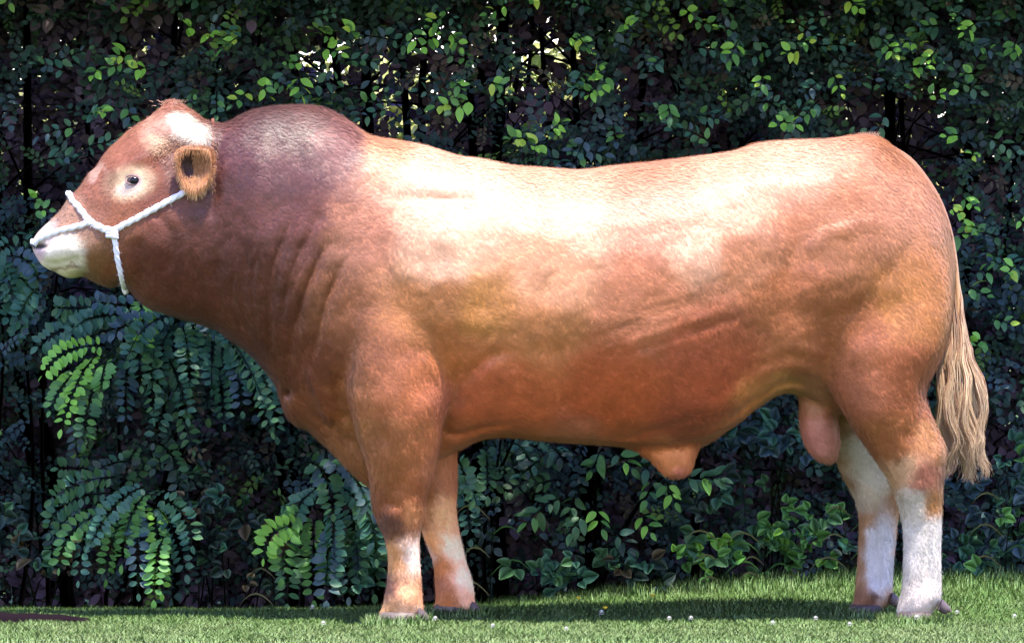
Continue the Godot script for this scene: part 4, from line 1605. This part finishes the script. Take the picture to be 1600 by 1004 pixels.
	for i in shrubs.size():
		for v in 6:
			scatter("foliage" if v < 5 else "inner_foliage", sprays[v % 5], M.foliage if v < 5 else M.inner_foliage, where[i][v], tints[i][v], roots[i])
	# leafy twigs that stand out from the face
	var bright := [[150, 120], [190, 112], [235, 120], [205, 98], [150, 181], [330, 68], [372, 72], [390, 156], [400, 130], [462, 130], [470, 112], [505, 88], [522, 72], [560, 66], [640, 58], [665, 76], [692, 80], [700, 66], [703, 140], [712, 178], [760, 142], [742, 168], [690, 40], [820, 232], [842, 240], [865, 218], [905, 70], [925, 130], [930, 152], [945, 128], [1045, 172], [1072, 26], [1082, 46], [975, 56], [890, 68], [1240, 80], [1252, 92], [1196, 128], [1155, 78], [1222, 206], [1244, 200], [1388, 82], [1415, 78], [1465, 92], [1530, 48], [1592, 78], [1502, 226], [1520, 250], [1300, 126], [1326, 12], [1445, 166], [1510, 345], [1492, 382], [1530, 372], [1524, 440], [1500, 322], [1592, 430], [1506, 462], [1552, 512], [1540, 545], [1240, 612], [1500, 560], [1590, 355], [60, 330], [48, 345], [190, 296], [300, 60], [800, 20], [845, 12], [1130, 10], [1530, 130], [1420, 120]]
	for p in bright:
		var z := hedge_line((p[0] - 800.0) * S * 1.07) + 0.14 + rng.randf() * 0.08
		var at := spot(p[0] + rng.randf_range(-4, 4), p[1] - 6, z)
		leafy_twig(nearest(roots, at), at + Vector3(0, 0.02, -0.03), Vector3(rng.randf_range(-1, 1), rng.randf_range(-0.6, 0.2), rng.randf_range(0.3, 0.8)), rng.randf_range(0.05, 0.09), 2, ovals, rng.randf_range(0.85, 1.2), [["leaf_bright", 0.45], ["leaf_green", 0.33], ["leaf_yellow", 0.14], ["leaf_mid", 0.08]])
	for i in 190:
		var px := rng.randf_range(-10, 1610)
		var py := rng.randf_range(-10, 260) if i % 3 else rng.randf_range(200, 560)
		if py > 260 and px > 60 and px < 1480:
			continue
		if blobs(gaps, px, py) > 0.35:
			continue
		if blobs(clumps, px, py) < 0.02 and rng.randf() < 0.6:
			continue
		var z := hedge_line((px - 800.0) * S * 1.07) + 0.06 + rng.randf() * 0.12
		var at := spot(px, py, z)
		leafy_twig(nearest(roots, at), at + Vector3(0, 0, -0.05), Vector3(rng.randf_range(-1, 1), rng.randf_range(-0.5, 0.4), rng.randf_range(0.1, 0.7)), rng.randf_range(0.08, 0.14), 3, ovals, rng.randf_range(0.8, 1.05), [["leaf_teal", 0.45], ["leaf_mid", 0.25], ["leaf_blue", 0.2], ["leaf_green", 0.1]])
	make_locusts()
	make_underwood()
	make_beyond()


func px_of(p: Vector3) -> Vector2:
	var k := CAMERA_DISTANCE / (CAMERA_DISTANCE - p.z) / S
	return Vector2(800.0 + p.x * k, 502.0 - (p.y - CAMERA_HEIGHT) * k)


func nearest(list: Array, at: Vector3) -> Node3D:
	var best: Node3D = list[0]
	for o in list:
		if absf(o.position.x - at.x) < absf(best.position.x - at.x):
			best = o
	return best


# a hanging feather of paired oval leaflets
func frond(parent: Node3D, a: Vector3, b: Vector3, sag: Vector3, pairs: int, meshes: Array, size: float, tones: Array) -> void:
	var path := PackedVector3Array()
	var reach := rng.randf_range(0.55, 0.95)
	var mid := Vector3(lerpf(a.x, b.x, reach), lerpf(a.y, b.y, 0.5 - 0.42 * reach), (a.z + b.z) * 0.5) + sag
	for k in 9:
		var t := k / 8.0
		path.append(a.lerp(mid, t).lerp(mid.lerp(b, t), t) - a)
	var st := start()
	tube(st, path, func(t: float) -> float: return 0.0022 * (1.0 - 0.6 * t), 5)
	var f := put("frond", st.commit(), M.green_stem, parent)
	f.position = a - parent.position
	var face := Vector3(rng.randf_range(-0.9, 0.9), rng.randf_range(0.0, 0.6), 1.0)
	var m := pick_tone(tones)
	var m2 := pick_tone(tones)
	for k in pairs * 2 + 1:
		var t := clampf((k / 2 + 0.9) / (pairs + 0.9), 0.0, 1.0)
		var g := t * 8.0
		var i := mini(int(g), 7)
		var p := path[i].lerp(path[i + 1], g - i)
		var d := (path[i + 1] - path[i]).normalized()
		var out := d.cross(face).normalized() * (1.0 if k % 2 else -1.0)
		var dir := (out + d * 0.30 + jitter(0.16)).normalized()
		if k == pairs * 2:
			dir = d
			p = path[8]
		var sc := size * (0.75 + 0.35 * sin(PI * clampf(t * 0.9, 0, 1))) * rng.randf_range(0.9, 1.1)
		var lf := put("leaflet", meshes[rng.randi() % meshes.size()], m if rng.randf() < 0.7 else m2, f)
		lf.transform = Transform3D(facing(dir, face + Vector3(0, 0.35, 0) + jitter(0.34)).scaled_local(Vector3(sc, sc, sc)), p)


func make_locusts() -> void:
	var lf := [leaf_mesh(0.042, 0.023, 1.0, 0.2, 0.06, 4), leaf_mesh(0.045, 0.025, 1.0, 0.3, 0.12, 4), leaf_mesh(0.038, 0.021, 0.95, 0.1, 0.02, 4)]
	var teal := [["leaf_teal", 0.6], ["leaf_blue", 0.15], ["leaf_mid", 0.25]]
	var green := [["leaf_green", 0.75], ["leaf_bright", 0.10], ["leaf_mid", 0.15]]
	var yellow := [["leaf_bright", 0.75], ["leaf_green", 0.25]]
	var dim := [["leaf_dark", 0.3], ["leaf_teal", 0.4], ["leaf_mid", 0.3]]
	var groups := [
		["locust_shrub", "big drooping locust bush with feathery blue-green fronds hanging below the bull's jaw", 230, 470, [
			[215, 470, 226, 552, 2], [165, 540, 66, 585, 2], [150, 555, 96, 668, 2], [120, 580, 78, 640, 2], [165, 565, 158, 610, 1], [250, 505, 120, 545, 0], [240, 492, 130, 500, 0], [260, 500, 180, 520, 0], [200, 490, 110, 520, 0],
			[285, 510, 296, 605, 0], [262, 560, 292, 650, 0], [300, 500, 306, 575, 0], [335, 515, 330, 605, 0], [362, 535, 378, 640, 0], [352, 525, 424, 672, 0], [388, 560, 432, 680, 0], [318, 500, 390, 590, 0], [230, 545, 240, 650, 0],
			[200, 555, 196, 662, 0], [180, 540, 170, 640, 3], [265, 520, 245, 610, 0], [210, 520, 220, 600, 0], [140, 500, 60, 540, 0], [170, 480, 90, 480, 0], [320, 560, 325, 650, 3], [290, 590, 240, 690, 3], [340, 580, 350, 660, 3], [225, 590, 300, 700, 3], [400, 580, 420, 640, 0], [250, 470, 330, 520, 0], [300, 480, 360, 540, 0], [150, 600, 130, 690, 1], [235, 480, 150, 470, 0], [190, 510, 240, 560, 0], [275, 490, 200, 560, 0]]],
		["locust_shrub", "low locust bush with a fan of green fronds just above the grass at the left", 205, 790, [
			[200, 795, 92, 885, 1], [150, 790, 122, 905, 0], [215, 800, 165, 902, 1], [212, 800, 216, 925, 0], [240, 790, 252, 925, 2], [240, 790, 290, 895, 0], [180, 745, 82, 780, 0], [175, 770, 76, 830, 0], [150, 735, 92, 732, 3], [225, 760, 140, 850, 0], [230, 770, 190, 880, 1],
			[250, 780, 300, 850, 0], [200, 720, 130, 760, 3], [215, 700, 190, 780, 3], [235, 690, 280, 770, 3], [110, 810, 80, 880, 3], [255, 840, 240, 935, 1]]],
		["locust_shrub", "locust seedling with large bright green leaflets beside the bull's near front leg", 505, 770, [
			[470, 820, 412, 870, 2], [452, 825, 448, 940, 1], [470, 800, 440, 900, 1], [490, 810, 490, 935, 1], [520, 790, 522, 910, 0], [545, 790, 560, 905, 0], [540, 770, 588, 870, 0], [500, 760, 450, 820, 0], [510, 750, 570, 790, 0], [520, 830, 510, 935, 0], [560, 800, 590, 890, 3], [480, 720, 520, 800, 0], [500, 700, 560, 760, 3], [530, 720, 580, 800, 0], [550, 850, 545, 930, 0], [575, 830, 585, 925, 3]]],
		["locust_shrub", "small locust bush with blue-green fronds under the belly behind the front legs", 760, 690, [
			[770, 690, 790, 765, 3], [800, 685, 862, 722, 3], [760, 710, 762, 772, 3], [718, 730, 745, 790, 0], [722, 760, 735, 840, 3], [790, 690, 830, 745, 3], [715, 720, 730, 770, 0]]],
		["locust_shrub", "feathery blue-green branch at the left edge below the bull's nose", 20, 390, [
			[10, 400, 60, 440, 0], [-10, 430, 50, 470, 0], [20, 380, -20, 440, 0], [0, 450, 30, 520, 3], [30, 410, 70, 410, 0], [60, 450, 30, 500, 0], [-20, 400, 20, 470, 0], [70, 480, 20, 530, 3]]],
	]
	var gi := 0
	for g in groups:
		var bx: float = g[2]
		var z0 := hedge_line((bx - 800.0) * S * 1.07)
		var foot := spot(bx, 900, z0 - 0.1)
		foot.y = ground(foot.x, foot.z)
		var root := thing(g[0], g[1], "locust shrub", foot, "locust shrubs in front of the hedge")
		var top := spot(bx, g[3], z0 + 0.05)
		for k in 3:
			var st := start()
			var path := PackedVector3Array()
			var off := Vector3(rng.randf_range(-0.1, 0.1), 0, rng.randf_range(-0.05, 0.05))
			var end := top - foot + Vector3(rng.randf_range(-0.15, 0.15), 0.05, 0)
			for m in 7:
				var t := m / 6.0
				path.append(off.lerp(end, t) + Vector3(0.03 * sin(t * 5 + k * 2), 0, -0.08 * sin(t * PI)))
			tube(st, smooth_path(path, 2), func(t: float) -> float: return 0.009 * (1.0 - 0.6 * t), 7)
			put("stem", st.commit(), M.twig, root)
		for f in g[4]:
			var z := z0 + rng.randf_range(0.06, 0.20)
			if f[4] == 3:
				z = z0 + rng.randf_range(-0.08, 0.04)
			var a := spot(f[0], f[1], z - 0.06)
			var b := spot(f[2], f[3], z + 0.05)
			var len_ := a.distance_to(b)
			var sag := Vector3((b.x - a.x) * rng.randf_range(-0.05, 0.12), absf(b.x - a.x) * rng.randf_range(0.0, 0.08) + rng.randf_range(-0.01, 0.02), rng.randf_range(0.02, 0.08))
			var tones: Array = [teal, green, yellow, dim][f[4]]
			frond(root, a, b, sag, clampi(int(len_ / 0.0205), 4, 13), lf, 1.12 if gi == 2 else 0.98, tones)
		gi += 1


func make_underwood() -> void:
	# brambles along the foot of the hedge: three broad toothed leaflets on each stalk
	var big := [toothed_leaf(0.066, 0.054, 7, 0.05), toothed_leaf(0.06, 0.05, 6, 0.06), toothed_leaf(0.072, 0.054, 8, 0.05)]
	var beds := [
		[60, 850, 70, 60, 16, 0, "dim bramble patch at the lower left corner of the hedge"], [330, 780, 70, 70, 20, 0, "dark bramble between the two left locust bushes"], [390, 870, 60, 50, 14, 0, "dark bramble at the grass edge left of the front legs"],
		[560, 880, 40, 44, 14, 1, "bramble with rounded leaves against the near front leg"], [860, 890, 60, 30, 14, 1, "low bramble with blue-green leaves right of the front legs"], [990, 880, 60, 40, 12, 0, "dim bramble below the bull's belly"],
		[1120, 850, 46, 44, 14, 2, "light green bramble shoots under the rear of the belly"], [1240, 840, 60, 70, 34, 2, "bright green bramble just left of the hind legs"], [1530, 850, 70, 60, 40, 3, "broad-leaved blue-green bramble behind the hind legs at the right"], [1590, 760, 40, 70, 20, 3, "dark leafy bramble at the right edge below the tail"], [1210, 690, 60, 40, 18, 4, "cluster of blue-green leaves between belly and scrotum"], [1110, 770, 50, 40, 8, 0, "shaded bramble shoot beneath the sheath"]]
	var sets := [[["leaf_dark", 0.5], ["leaf_mid", 0.2], ["leaf_brown", 0.15], ["leaf_teal", 0.15]], [["leaf_teal", 0.6], ["leaf_mid", 0.4]], [["leaf_green", 0.45], ["leaf_mid", 0.3], ["leaf_bright", 0.15], ["leaf_teal", 0.1]], [["leaf_blue", 0.4], ["leaf_teal", 0.4], ["leaf_mid", 0.1], ["leaf_green", 0.1]], [["leaf_blue", 0.6], ["leaf_teal", 0.3], ["leaf_mid", 0.1]]]
	for b in beds:
		var z0 := hedge_line((b[0] - 800.0) * S * 1.07)
		var foot := spot(b[0], 920, z0 - 0.02)
		foot.y = ground(foot.x, foot.z)
		var root := thing("bramble", b[6], "bramble", foot, "brambles at the foot of the hedge")
		var stems := {}
		for i in b[4]:
			var at := spot(b[0] + rng.randfn() * b[2] * 0.6, b[1] + rng.randfn() * b[3] * 0.55, z0 + rng.randf_range(-0.03, 0.12))
			at.y = maxf(at.y, foot.y + 0.03)
			var local := at - foot
			if i % 4 == 0:
				var st := start()
				var o := Vector3(rng.randf_range(-0.05, 0.05), 0, -0.03)
				tube(st, smooth_path(PackedVector3Array([o, o.lerp(local, 0.5) + Vector3(0, 0.05, -0.02), local]), 4), func(t: float) -> float: return 0.0032 * (1.0 - 0.6 * t), 5)
				put("cane", st.commit(), M.twig if rng.randf() < 0.6 else M.green_stem, root)
			var d := Vector3(rng.randf_range(-1, 1), rng.randf_range(-0.4, 0.5), rng.randf_range(0.2, 0.8)).normalized()
			var tones: Array = sets[b[5]]
			var m := pick_tone(tones)
			var sc := rng.randf_range(0.6, 1.0)
			for k in 3:
				var turn := (k - 1) * 1.15
				var dd := d.rotated(Vector3(0, 0.5, 0.85).normalized(), turn)
				var lf := put("leaf", big[rng.randi() % 3], m if rng.randf() < 0.75 else pick_tone(tones), root)
				var ss := sc * (1.0 if k == 1 else 0.8)
				lf.transform = Transform3D(facing(dd, Vector3(0, 0.6, 0.8) + jitter(0.25)).scaled_local(Vector3(ss, ss, ss)), local + dd * 0.01)
	# a young tree with long pointed leaves under the belly
	var pointed := [leaf_mesh(0.092, 0.040, 0.85, 0.25, 0.2, 6), leaf_mesh(0.082, 0.038, 0.85, 0.3, 0.3, 6)]
	var z1 := hedge_line(0.3)
	var foot := spot(930, 910, z1 - 0.12)
	foot.y = ground(foot.x, foot.z)
	var young := thing("dogwood_shrub", "young shrub with long pointed green leaves under the middle of the belly", "shrub", foot)
	for e in [[930, 690], [870, 780], [1040, 740]]:
		var st := start()
		var end := spot(e[0], e[1], z1) - foot
		tube(st, smooth_path(PackedVector3Array([Vector3.ZERO, end * 0.5 + Vector3(0, 0.06, -0.05), end]), 5), func(t: float) -> float: return 0.011 * (1.0 - 0.65 * t), 7)
		put("stem", st.commit(), M.twig, young)
	for t in [[940, 700, -0.3, -1.0, 2], [960, 705, 0.6, -0.8, 2], [1020, 745, -0.2, -1, 2], [1040, 750, 0.3, -1, 3], [1070, 745, 1, -0.1, 1], [1090, 745, 1, 0.1, 2], [880, 775, -0.8, -0.5, 1], [850, 790, -0.6, -0.8, 2], [900, 770, -0.2, -1, 1], [930, 790, 0.2, -1, 3], [910, 800, -0.3, -0.8, 1], [870, 750, -1, -0.1, 1], [990, 720, 0.7, -0.5, 0], [960, 830, 0.4, -0.6, 0], [1000, 800, 0.3, -0.8, 2], [1010, 690, 1, -0.4, 0], [880, 700, -1, -0.3, 0], [860, 695, 0.5, -0.8, 0], [840, 720, -0.5, -0.6, 0]]:
		var at := spot(t[0], t[1], z1 + rng.randf_range(0.02, 0.14))
		leafy_twig(young, at, Vector3(t[2], t[3] * 0.6, 0.35), 0.075, 2, pointed, rng.randf_range(0.6, 0.85), [[["leaf_dark", 0.6], ["leaf_teal", 0.4]], [["leaf_mid", 0.7], ["leaf_teal", 0.3]], [["leaf_green", 0.6], ["leaf_mid", 0.3], ["leaf_bright", 0.1]], [["leaf_bright", 0.5], ["leaf_green", 0.5]]][t[4]])
	# bare trunks in the dark under the hedge
	for t in [[782, 0.022, "thick dark trunk standing in the shade just right of the far front leg"], [905, 0.014, "thin dark trunk behind the pointed-leaved shrub"], [935, 0.026, "thick dark trunk under the middle of the belly"], [1075, 0.013, "thin dark trunk under the sheath"], [735, 0.018, "dark trunk directly behind the far front hoof"]]:
		var z := z1 - 0.2
		var f := spot(t[0], 910, z)
		f.y = ground(f.x, z)
		var tree := thing("hedge_tree", t[2], "tree", f, "bare trunks in the shade of the hedge")
		var st := start()
		var path := PackedVector3Array()
		for m in 12:
			var u := m / 11.0
			path.append(Vector3(0.03 * sin(u * 5 + t[0]), u * 2.6 - 0.02, -0.15 * u))
		var r0: float = t[1]
		tube(st, smooth_path(path, 2), func(u: float) -> float: return r0 * (1.15 - 0.55 * u + 0.3 * exp(-u * 18.0)), 12)
		put("trunk", st.commit(), M.bark, tree)
		for b in 6:
			var crown := start()
			var o := path[6 + b % 6]
			var d := Vector3(rng.randf_range(-1, 1), rng.randf_range(0.1, 0.6), rng.randf_range(-0.5, 0.5)).normalized()
			tube(crown, PackedVector3Array([o, o + d * 0.2 + Vector3(0, 0.03, 0), o + d * 0.45]), func(u: float) -> float: return 0.008 * (1.0 - 0.7 * u), 5)
			put("branch", crown.commit(), M.bark, tree)


func make_beyond() -> void:
	# sunlit bushes on the field behind, seen through the gaps
	var st := start()
	st.set_smooth_group(0)
	for k in 14:
		var d := jitter(1.0).normalized()
		var tone := rng.randf_range(0.7, 1.3)
		leaf(st, Transform3D(facing(d, Vector3(0, 0.8, 0.5) + jitter(0.5)), jitter(0.05)), 0.08, 0.045, 0.9, 0.2, 0.1, Color(tone, tone, tone), 3)
	st.generate_normals()
	var tuft := st.commit()
	for b in [[-4.6, -9.0, 1.5, 2.3, "sunlit bush on the field glimpsed through the hedge above the neck"], [-1.4, -8.0, 1.6, 2.4, "yellow-green sunlit bush glimpsed through the hedge behind the hump"], [0.9, -9.5, 1.7, 2.5, "sunlit bush glimpsed through the hedge above the middle of the back"], [4.2, -9.0, 1.8, 3.2, "sunlit bush on the field glimpsed through the hedge at the right"]]:
		var at := Vector3(b[0], ground(b[0], b[1]), b[1])
		var bush := thing("field_bush", b[4], "bush", at, "sunlit bushes on the field behind the hedge")
		for k in 5:
			var trunk := start()
			var d := Vector3(rng.randf_range(-0.5, 0.5), 1, rng.randf_range(-0.5, 0.5))
			tube(trunk, PackedVector3Array([Vector3.ZERO, d * 0.6, d * 1.2 + Vector3(0, 0.1, 0)]), func(t: float) -> float: return 0.04 * (1.0 - 0.7 * t), 7)
			put("stem", trunk.commit(), M.bark, bush)
		var where: Array[Transform3D] = []
		var tints := PackedColorArray()
		for i in 2600:
			var d := jitter(1.0).normalized() * pow(rng.randf(), 0.4)
			var lump := 1.0 + 0.35 * noise.get_noise_3dv(d * 2.5 + at)
			var r: float = b[2]
			var hh: float = b[3]
			var p := Vector3(d.x * r * lump, hh * 0.5 + d.y * hh * 0.5 * lump, d.z * r * 0.7 * lump)
			if p.y < 0.05:
				continue
			where.append(Transform3D(Basis(jitter(1.0).normalized(), rng.randf() * TAU), p))
			tints.append(Color(0.16, 0.22, 0.05).lerp(Color(0.42, 0.40, 0.13), rng.randf()))
		scatter("foliage", tuft, M.grass, where, tints, bush)


# ---------------------------------------------------------------- the halter

func make_halter() -> void:
	var h := thing("rope_halter", "white twisted rope halter tied round the bull's muzzle and cheek", "halter", spot(175, 360, 0.15))
	var r := 0.0098
	var lines := {
		"nose_rope": [[[110, 306], [113, 313], [123, 324], [133, 337], [142, 347]], true],
		"muzzle_rope": [[[53, 381], [61, 374], [76, 367], [95, 360], [115, 355], [130, 351], [142, 347]], true],
		"cheek_joint": [[[140, 346], [152, 353], [164, 358], [177, 361]], false],
		"cheek_rope": [[[174, 362], [190, 353], [210, 343], [230, 332], [250, 321], [272, 309], [294, 297], [312, 284]], false],
		"chin_rope": [[[176, 362], [179, 374], [181, 388], [183, 402], [186, 416], [189, 430], [192, 442], [194, 450]], true],
	}
	for called in lines:
		for s in [1, -1]:
			var path := PackedVector3Array()
			for p in lines[called][0]:
				var q := on_side(p[0], p[1], r * 0.55)
				q.z *= s
				path.append(q - h.position)
			path = smooth_path(path, 6)
			var st := start()
			st.set_smooth_group(0)
			tube(st, smooth_path(path, 2), func(_t: float) -> float: return r * (1.12 if called == "cheek_joint" else 0.86 if called == "chin_rope" else 1.0), 15, Color.WHITE, 3, 210.0)
			# loose fibres
			for i in 46:
				var k := rng.randi() % (path.size() - 1)
				var d := Vector3(rng.randf_range(-1, 1), rng.randf_range(-1, 1), rng.randf_range(0, 1) * s).normalized()
				var o := path[k].lerp(path[k + 1], rng.randf()) + d * r
				tube(st, PackedVector3Array([o, o + (d + jitter(0.6)) * 0.006]), func(t: float) -> float: return 0.0005 * (1.0 - 0.7 * t), 3)
			st.generate_normals()
			put(called, st.commit(), M.rope, h)
	# over the nose, under the chin and behind the poll the rope closes
	var closing := {
		"nose_rope": [[110, 306]], "muzzle_rope": [[53, 381]], "chin_rope": [[194, 450]],
	}
	for called in closing:
		var p: Array = closing[called][0]
		var a := on_side(p[0], p[1], r * 0.55)
		var b := a
		b.z = -b.z
		var m := (a + b) * 0.5 + (Vector3(-0.008, 0.008, 0) if called != "chin_rope" else Vector3(0.004, -0.012, 0))
		var st := start()
		st.set_smooth_group(0)
		var arc := PackedVector3Array()
		for pt in smooth_path(PackedVector3Array([a, m, b]), 8):
			arc.append(pt - h.position)
		tube(st, arc, func(_t: float) -> float: return r * 0.95, 15, Color.WHITE, 3, 210.0)
		st.generate_normals()
		put(called, st.commit(), M.rope, h)
	for s in [1, -1]:
		# the poll strap runs up behind the ear
		var path := PackedVector3Array()
		for p in [[312, 284], [324, 262], [331, 236], [333, 210], [332, 193]]:
			var q := on_side(p[0], p[1], -0.002)
			q.z *= s
			path.append(q - h.position)
		path.append(Vector3((332.0 - 800.0) * S, (GROUND_PX - 187.0) * S, 0.0) - h.position)
		var st := start()
		st.set_smooth_group(0)
		tube(st, smooth_path(path, 6), func(_t: float) -> float: return r * 0.55, 15, Color.WHITE, 3, 210.0)
		st.generate_normals()
		put("poll_strap", st.commit(), M.rope_dark, h)
		# the knot where the ropes meet: three turns round the joint
		var kn := start()
		kn.set_smooth_group(0)
		var c := on_side(175, 364, r * 0.9)
		c.z *= s
		for t in 3:
			var loop := PackedVector3Array()
			for i in 13:
				var u := TAU * i / 12.0
				loop.append(c - h.position + Vector3(cos(u) * 0.0135, (t - 1) * 0.009 + sin(u * 0.5) * 0.005 - 0.004, sin(u) * 0.0085 * s))
			tube(kn, smooth_path(loop, 2), func(_t: float) -> float: return 0.0078, 10, Color.WHITE, 3, 230.0)
		kn.generate_normals()
		put("knot", kn.commit(), M.rope, h)


# ---------------------------------------------------------------- small things

func make_small_things() -> void:
	# clover heads in the lawn
	var head := start()
	for i in 46:
		var t := acos(1.0 - 2.0 * (i + 0.5) / 46.0)
		var f := i * 2.39996
		var d := Vector3(sin(t) * cos(f), cos(t), sin(t) * sin(f))
		if d.y < -0.55:
			continue
		leaf(head, Transform3D(facing(d, Vector3.UP + d), d * 0.003), 0.0095, 0.004, 0.9, 0.3, -0.1, Color.WHITE, 2)
	head.generate_normals()
	var head_mesh := head.commit()
	var stem := start()
	tube(stem, PackedVector3Array([Vector3.ZERO, Vector3(0.002, 0.02, 0), Vector3(0, 0.042, 0.001)]), func(_t: float) -> float: return 0.0009, 5)
	var stem_mesh := stem.commit()
	var flowers := [
		[488, 967, "white clover head left of the front legs, the largest on that side"], [432, 934, "white clover head at the grass edge left of the front legs"], [505, 992, "white clover head at the bottom edge left of the near front hoof"], [680, 985, "white clover head in front of the front hooves"], [1080, 983, "white clover head at the bottom edge below the sheath"],
		[940, 978, "white clover head below the middle of the belly"], [1275, 983, "white clover head at the bottom edge left of the hind hooves"], [1328, 992, "white clover head nearest the far hind hoof"], [1046, 982, "white clover head between belly shadow and bottom edge"], [1496, 972, "white clover head just right of the near hind hoof"],
		[1586, 978, "white clover head at the right edge of the lawn"], [1118, 928, "white clover head by the long grass under the rear belly"], [1250, 940, "white clover head in the grass left of the far hind leg"], [885, 998, "white clover head at the very bottom below the front belly"], [1405, 981, "white clover head against the near hind hoof"], [1433, 984, "white clover head in front of the near hind hoof"], [1208, 990, "white clover head at the bottom edge below the scrotum"], [770, 994, "white clover head right of the far front hoof near the bottom"]]
	for f in flowers:
		var d: float = CAMERA_HEIGHT / ((f[1] - 502.0) * S)
		var z: float = CAMERA_DISTANCE * (1.0 - d)
		var p := spot(f[0], f[1], z)
		p.y = ground(p.x, p.z)
		var o := thing("clover_flower", f[2], "flower", p, "white clover flowers in the lawn")
		put("stalk", stem_mesh, M.green_stem, o)
		put("flower_head", head_mesh, M.petal_white, o).position = Vector3(0, 0.044, 0)
		o.scale = Vector3.ONE * rng.randf_range(0.65, 0.95)
	var cup := start()
	for i in 5:
		var a := TAU * i / 5.0
		leaf(cup, Transform3D(facing(Vector3(cos(a), 0.55, sin(a)), Vector3.UP), Vector3.ZERO), 0.012, 0.011, 1.1, 0.3, -0.3, Color.WHITE, 3)
	cup.generate_normals()
	var cup_mesh := cup.commit()
	for f in [[904, 956, "yellow buttercup behind the pale grass below the front belly"], [946, 974, "larger yellow buttercup in the grass below the belly"], [1020, 955, "yellow buttercup furthest to the right under the belly"]]:
		var d: float = CAMERA_HEIGHT / ((f[1] - 502.0) * S)
		var p := spot(f[0], f[1], CAMERA_DISTANCE * (1.0 - d))
		p.y = ground(p.x, p.z)
		var o := thing("buttercup", f[2], "flower", p, "yellow buttercups in the lawn")
		put("stalk", stem_mesh, M.green_stem, o)
		put("petals", cup_mesh, M.petal_yellow, o).position = Vector3(0, 0.044, 0)
	# tall grasses gone to stalk
	for f in [[765, 940, 175, "tall bare grass stalk with arching blades right of the far front leg"], [430, 945, 130, "thin grass stalk among the locust fronds left of the front legs"], [1330, 925, 130, "arching grass stalk just left of the far hind leg"], [1130, 925, 90, "pale grass stalk leaning at the hedge foot under the rear belly"], [1195, 925, 80, "short grass stalk in front of the bright bramble"], [1570, 910, 150, "thin grass stalk at the right edge of the hedge foot"]]:
		var z := hedge_line((f[0] - 800.0) * S * 1.07) + 0.1
		var p := spot(f[0], f[1], z)
		p.y = ground(p.x, p.z)
		var o := thing("grass_stalk", f[3], "grass stalk", p, "tall grass stalks at the foot of the hedge")
		var st := start()
		var tall: float = f[2] * S * 1.07
		var lean := rng.randf_range(-0.06, 0.06)
		tube(st, smooth_path(PackedVector3Array([Vector3.ZERO, Vector3(lean * 0.3, tall * 0.5, 0), Vector3(lean, tall, 0.01)]), 4), func(t: float) -> float: return 0.0026 * (1.0 - 0.5 * t), 6)
		put("stalk", st.commit(), M.pale_stem, o)
		for k in 5:
			var b := start()
			var y := tall * (0.15 + 0.17 * k)
			var s := 1.0 if k % 2 else -1.0
			var len_ := rng.randf_range(0.08, 0.15)
			var pts := PackedVector3Array()
			for m in 7:
				var t := m / 6.0
				pts.append(Vector3(s * len_ * t, y + len_ * (0.5 * sin(t * 2.4) - 0.35 * t * t), 0.02 * t))
			for m in 6:
				var wa := 0.0035 * sin(PI * (0.12 + 0.88 * m / 6.0))
				var wb := 0.0035 * sin(PI * (0.12 + 0.88 * (m + 1) / 6.0))
				for q in [pts[m] + Vector3(0, wa, wa), pts[m + 1] + Vector3(0, wb, wb), pts[m + 1] - Vector3(0, wb, wb), pts[m] + Vector3(0, wa, wa), pts[m + 1] - Vector3(0, wb, wb), pts[m] - Vector3(0, wa, wa)]:
					b.add_vertex(q)
			b.generate_normals()
			put("blade", b.commit(), M.leaf_mid if k % 2 else M.pale_stem, o)
	# a dark lump added for the shadowy patch in the grass at the left
	var patch_tool := start()
	patch_tool.set_smooth_group(0)
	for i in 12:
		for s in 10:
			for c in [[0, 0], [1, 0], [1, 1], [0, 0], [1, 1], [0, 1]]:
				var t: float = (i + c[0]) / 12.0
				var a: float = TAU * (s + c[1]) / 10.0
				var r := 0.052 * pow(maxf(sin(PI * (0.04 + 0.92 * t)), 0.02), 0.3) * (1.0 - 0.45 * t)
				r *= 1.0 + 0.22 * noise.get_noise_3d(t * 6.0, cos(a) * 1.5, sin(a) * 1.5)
				patch_tool.add_vertex(Vector3((t - 0.5) * 0.52, cos(a) * r * 0.8, sin(a) * r + 0.03 * sin(t * 4.0)))
	patch_tool.generate_normals()
	var patch_node := put("shadow_patch", patch_tool.commit(), M.shadow_black)
	patch_node.position = Vector3(-1.56, 0.012, 0.10)
	tag(patch_node, "dark lump added for the shadow patch in the grass at the left edge", "branch")
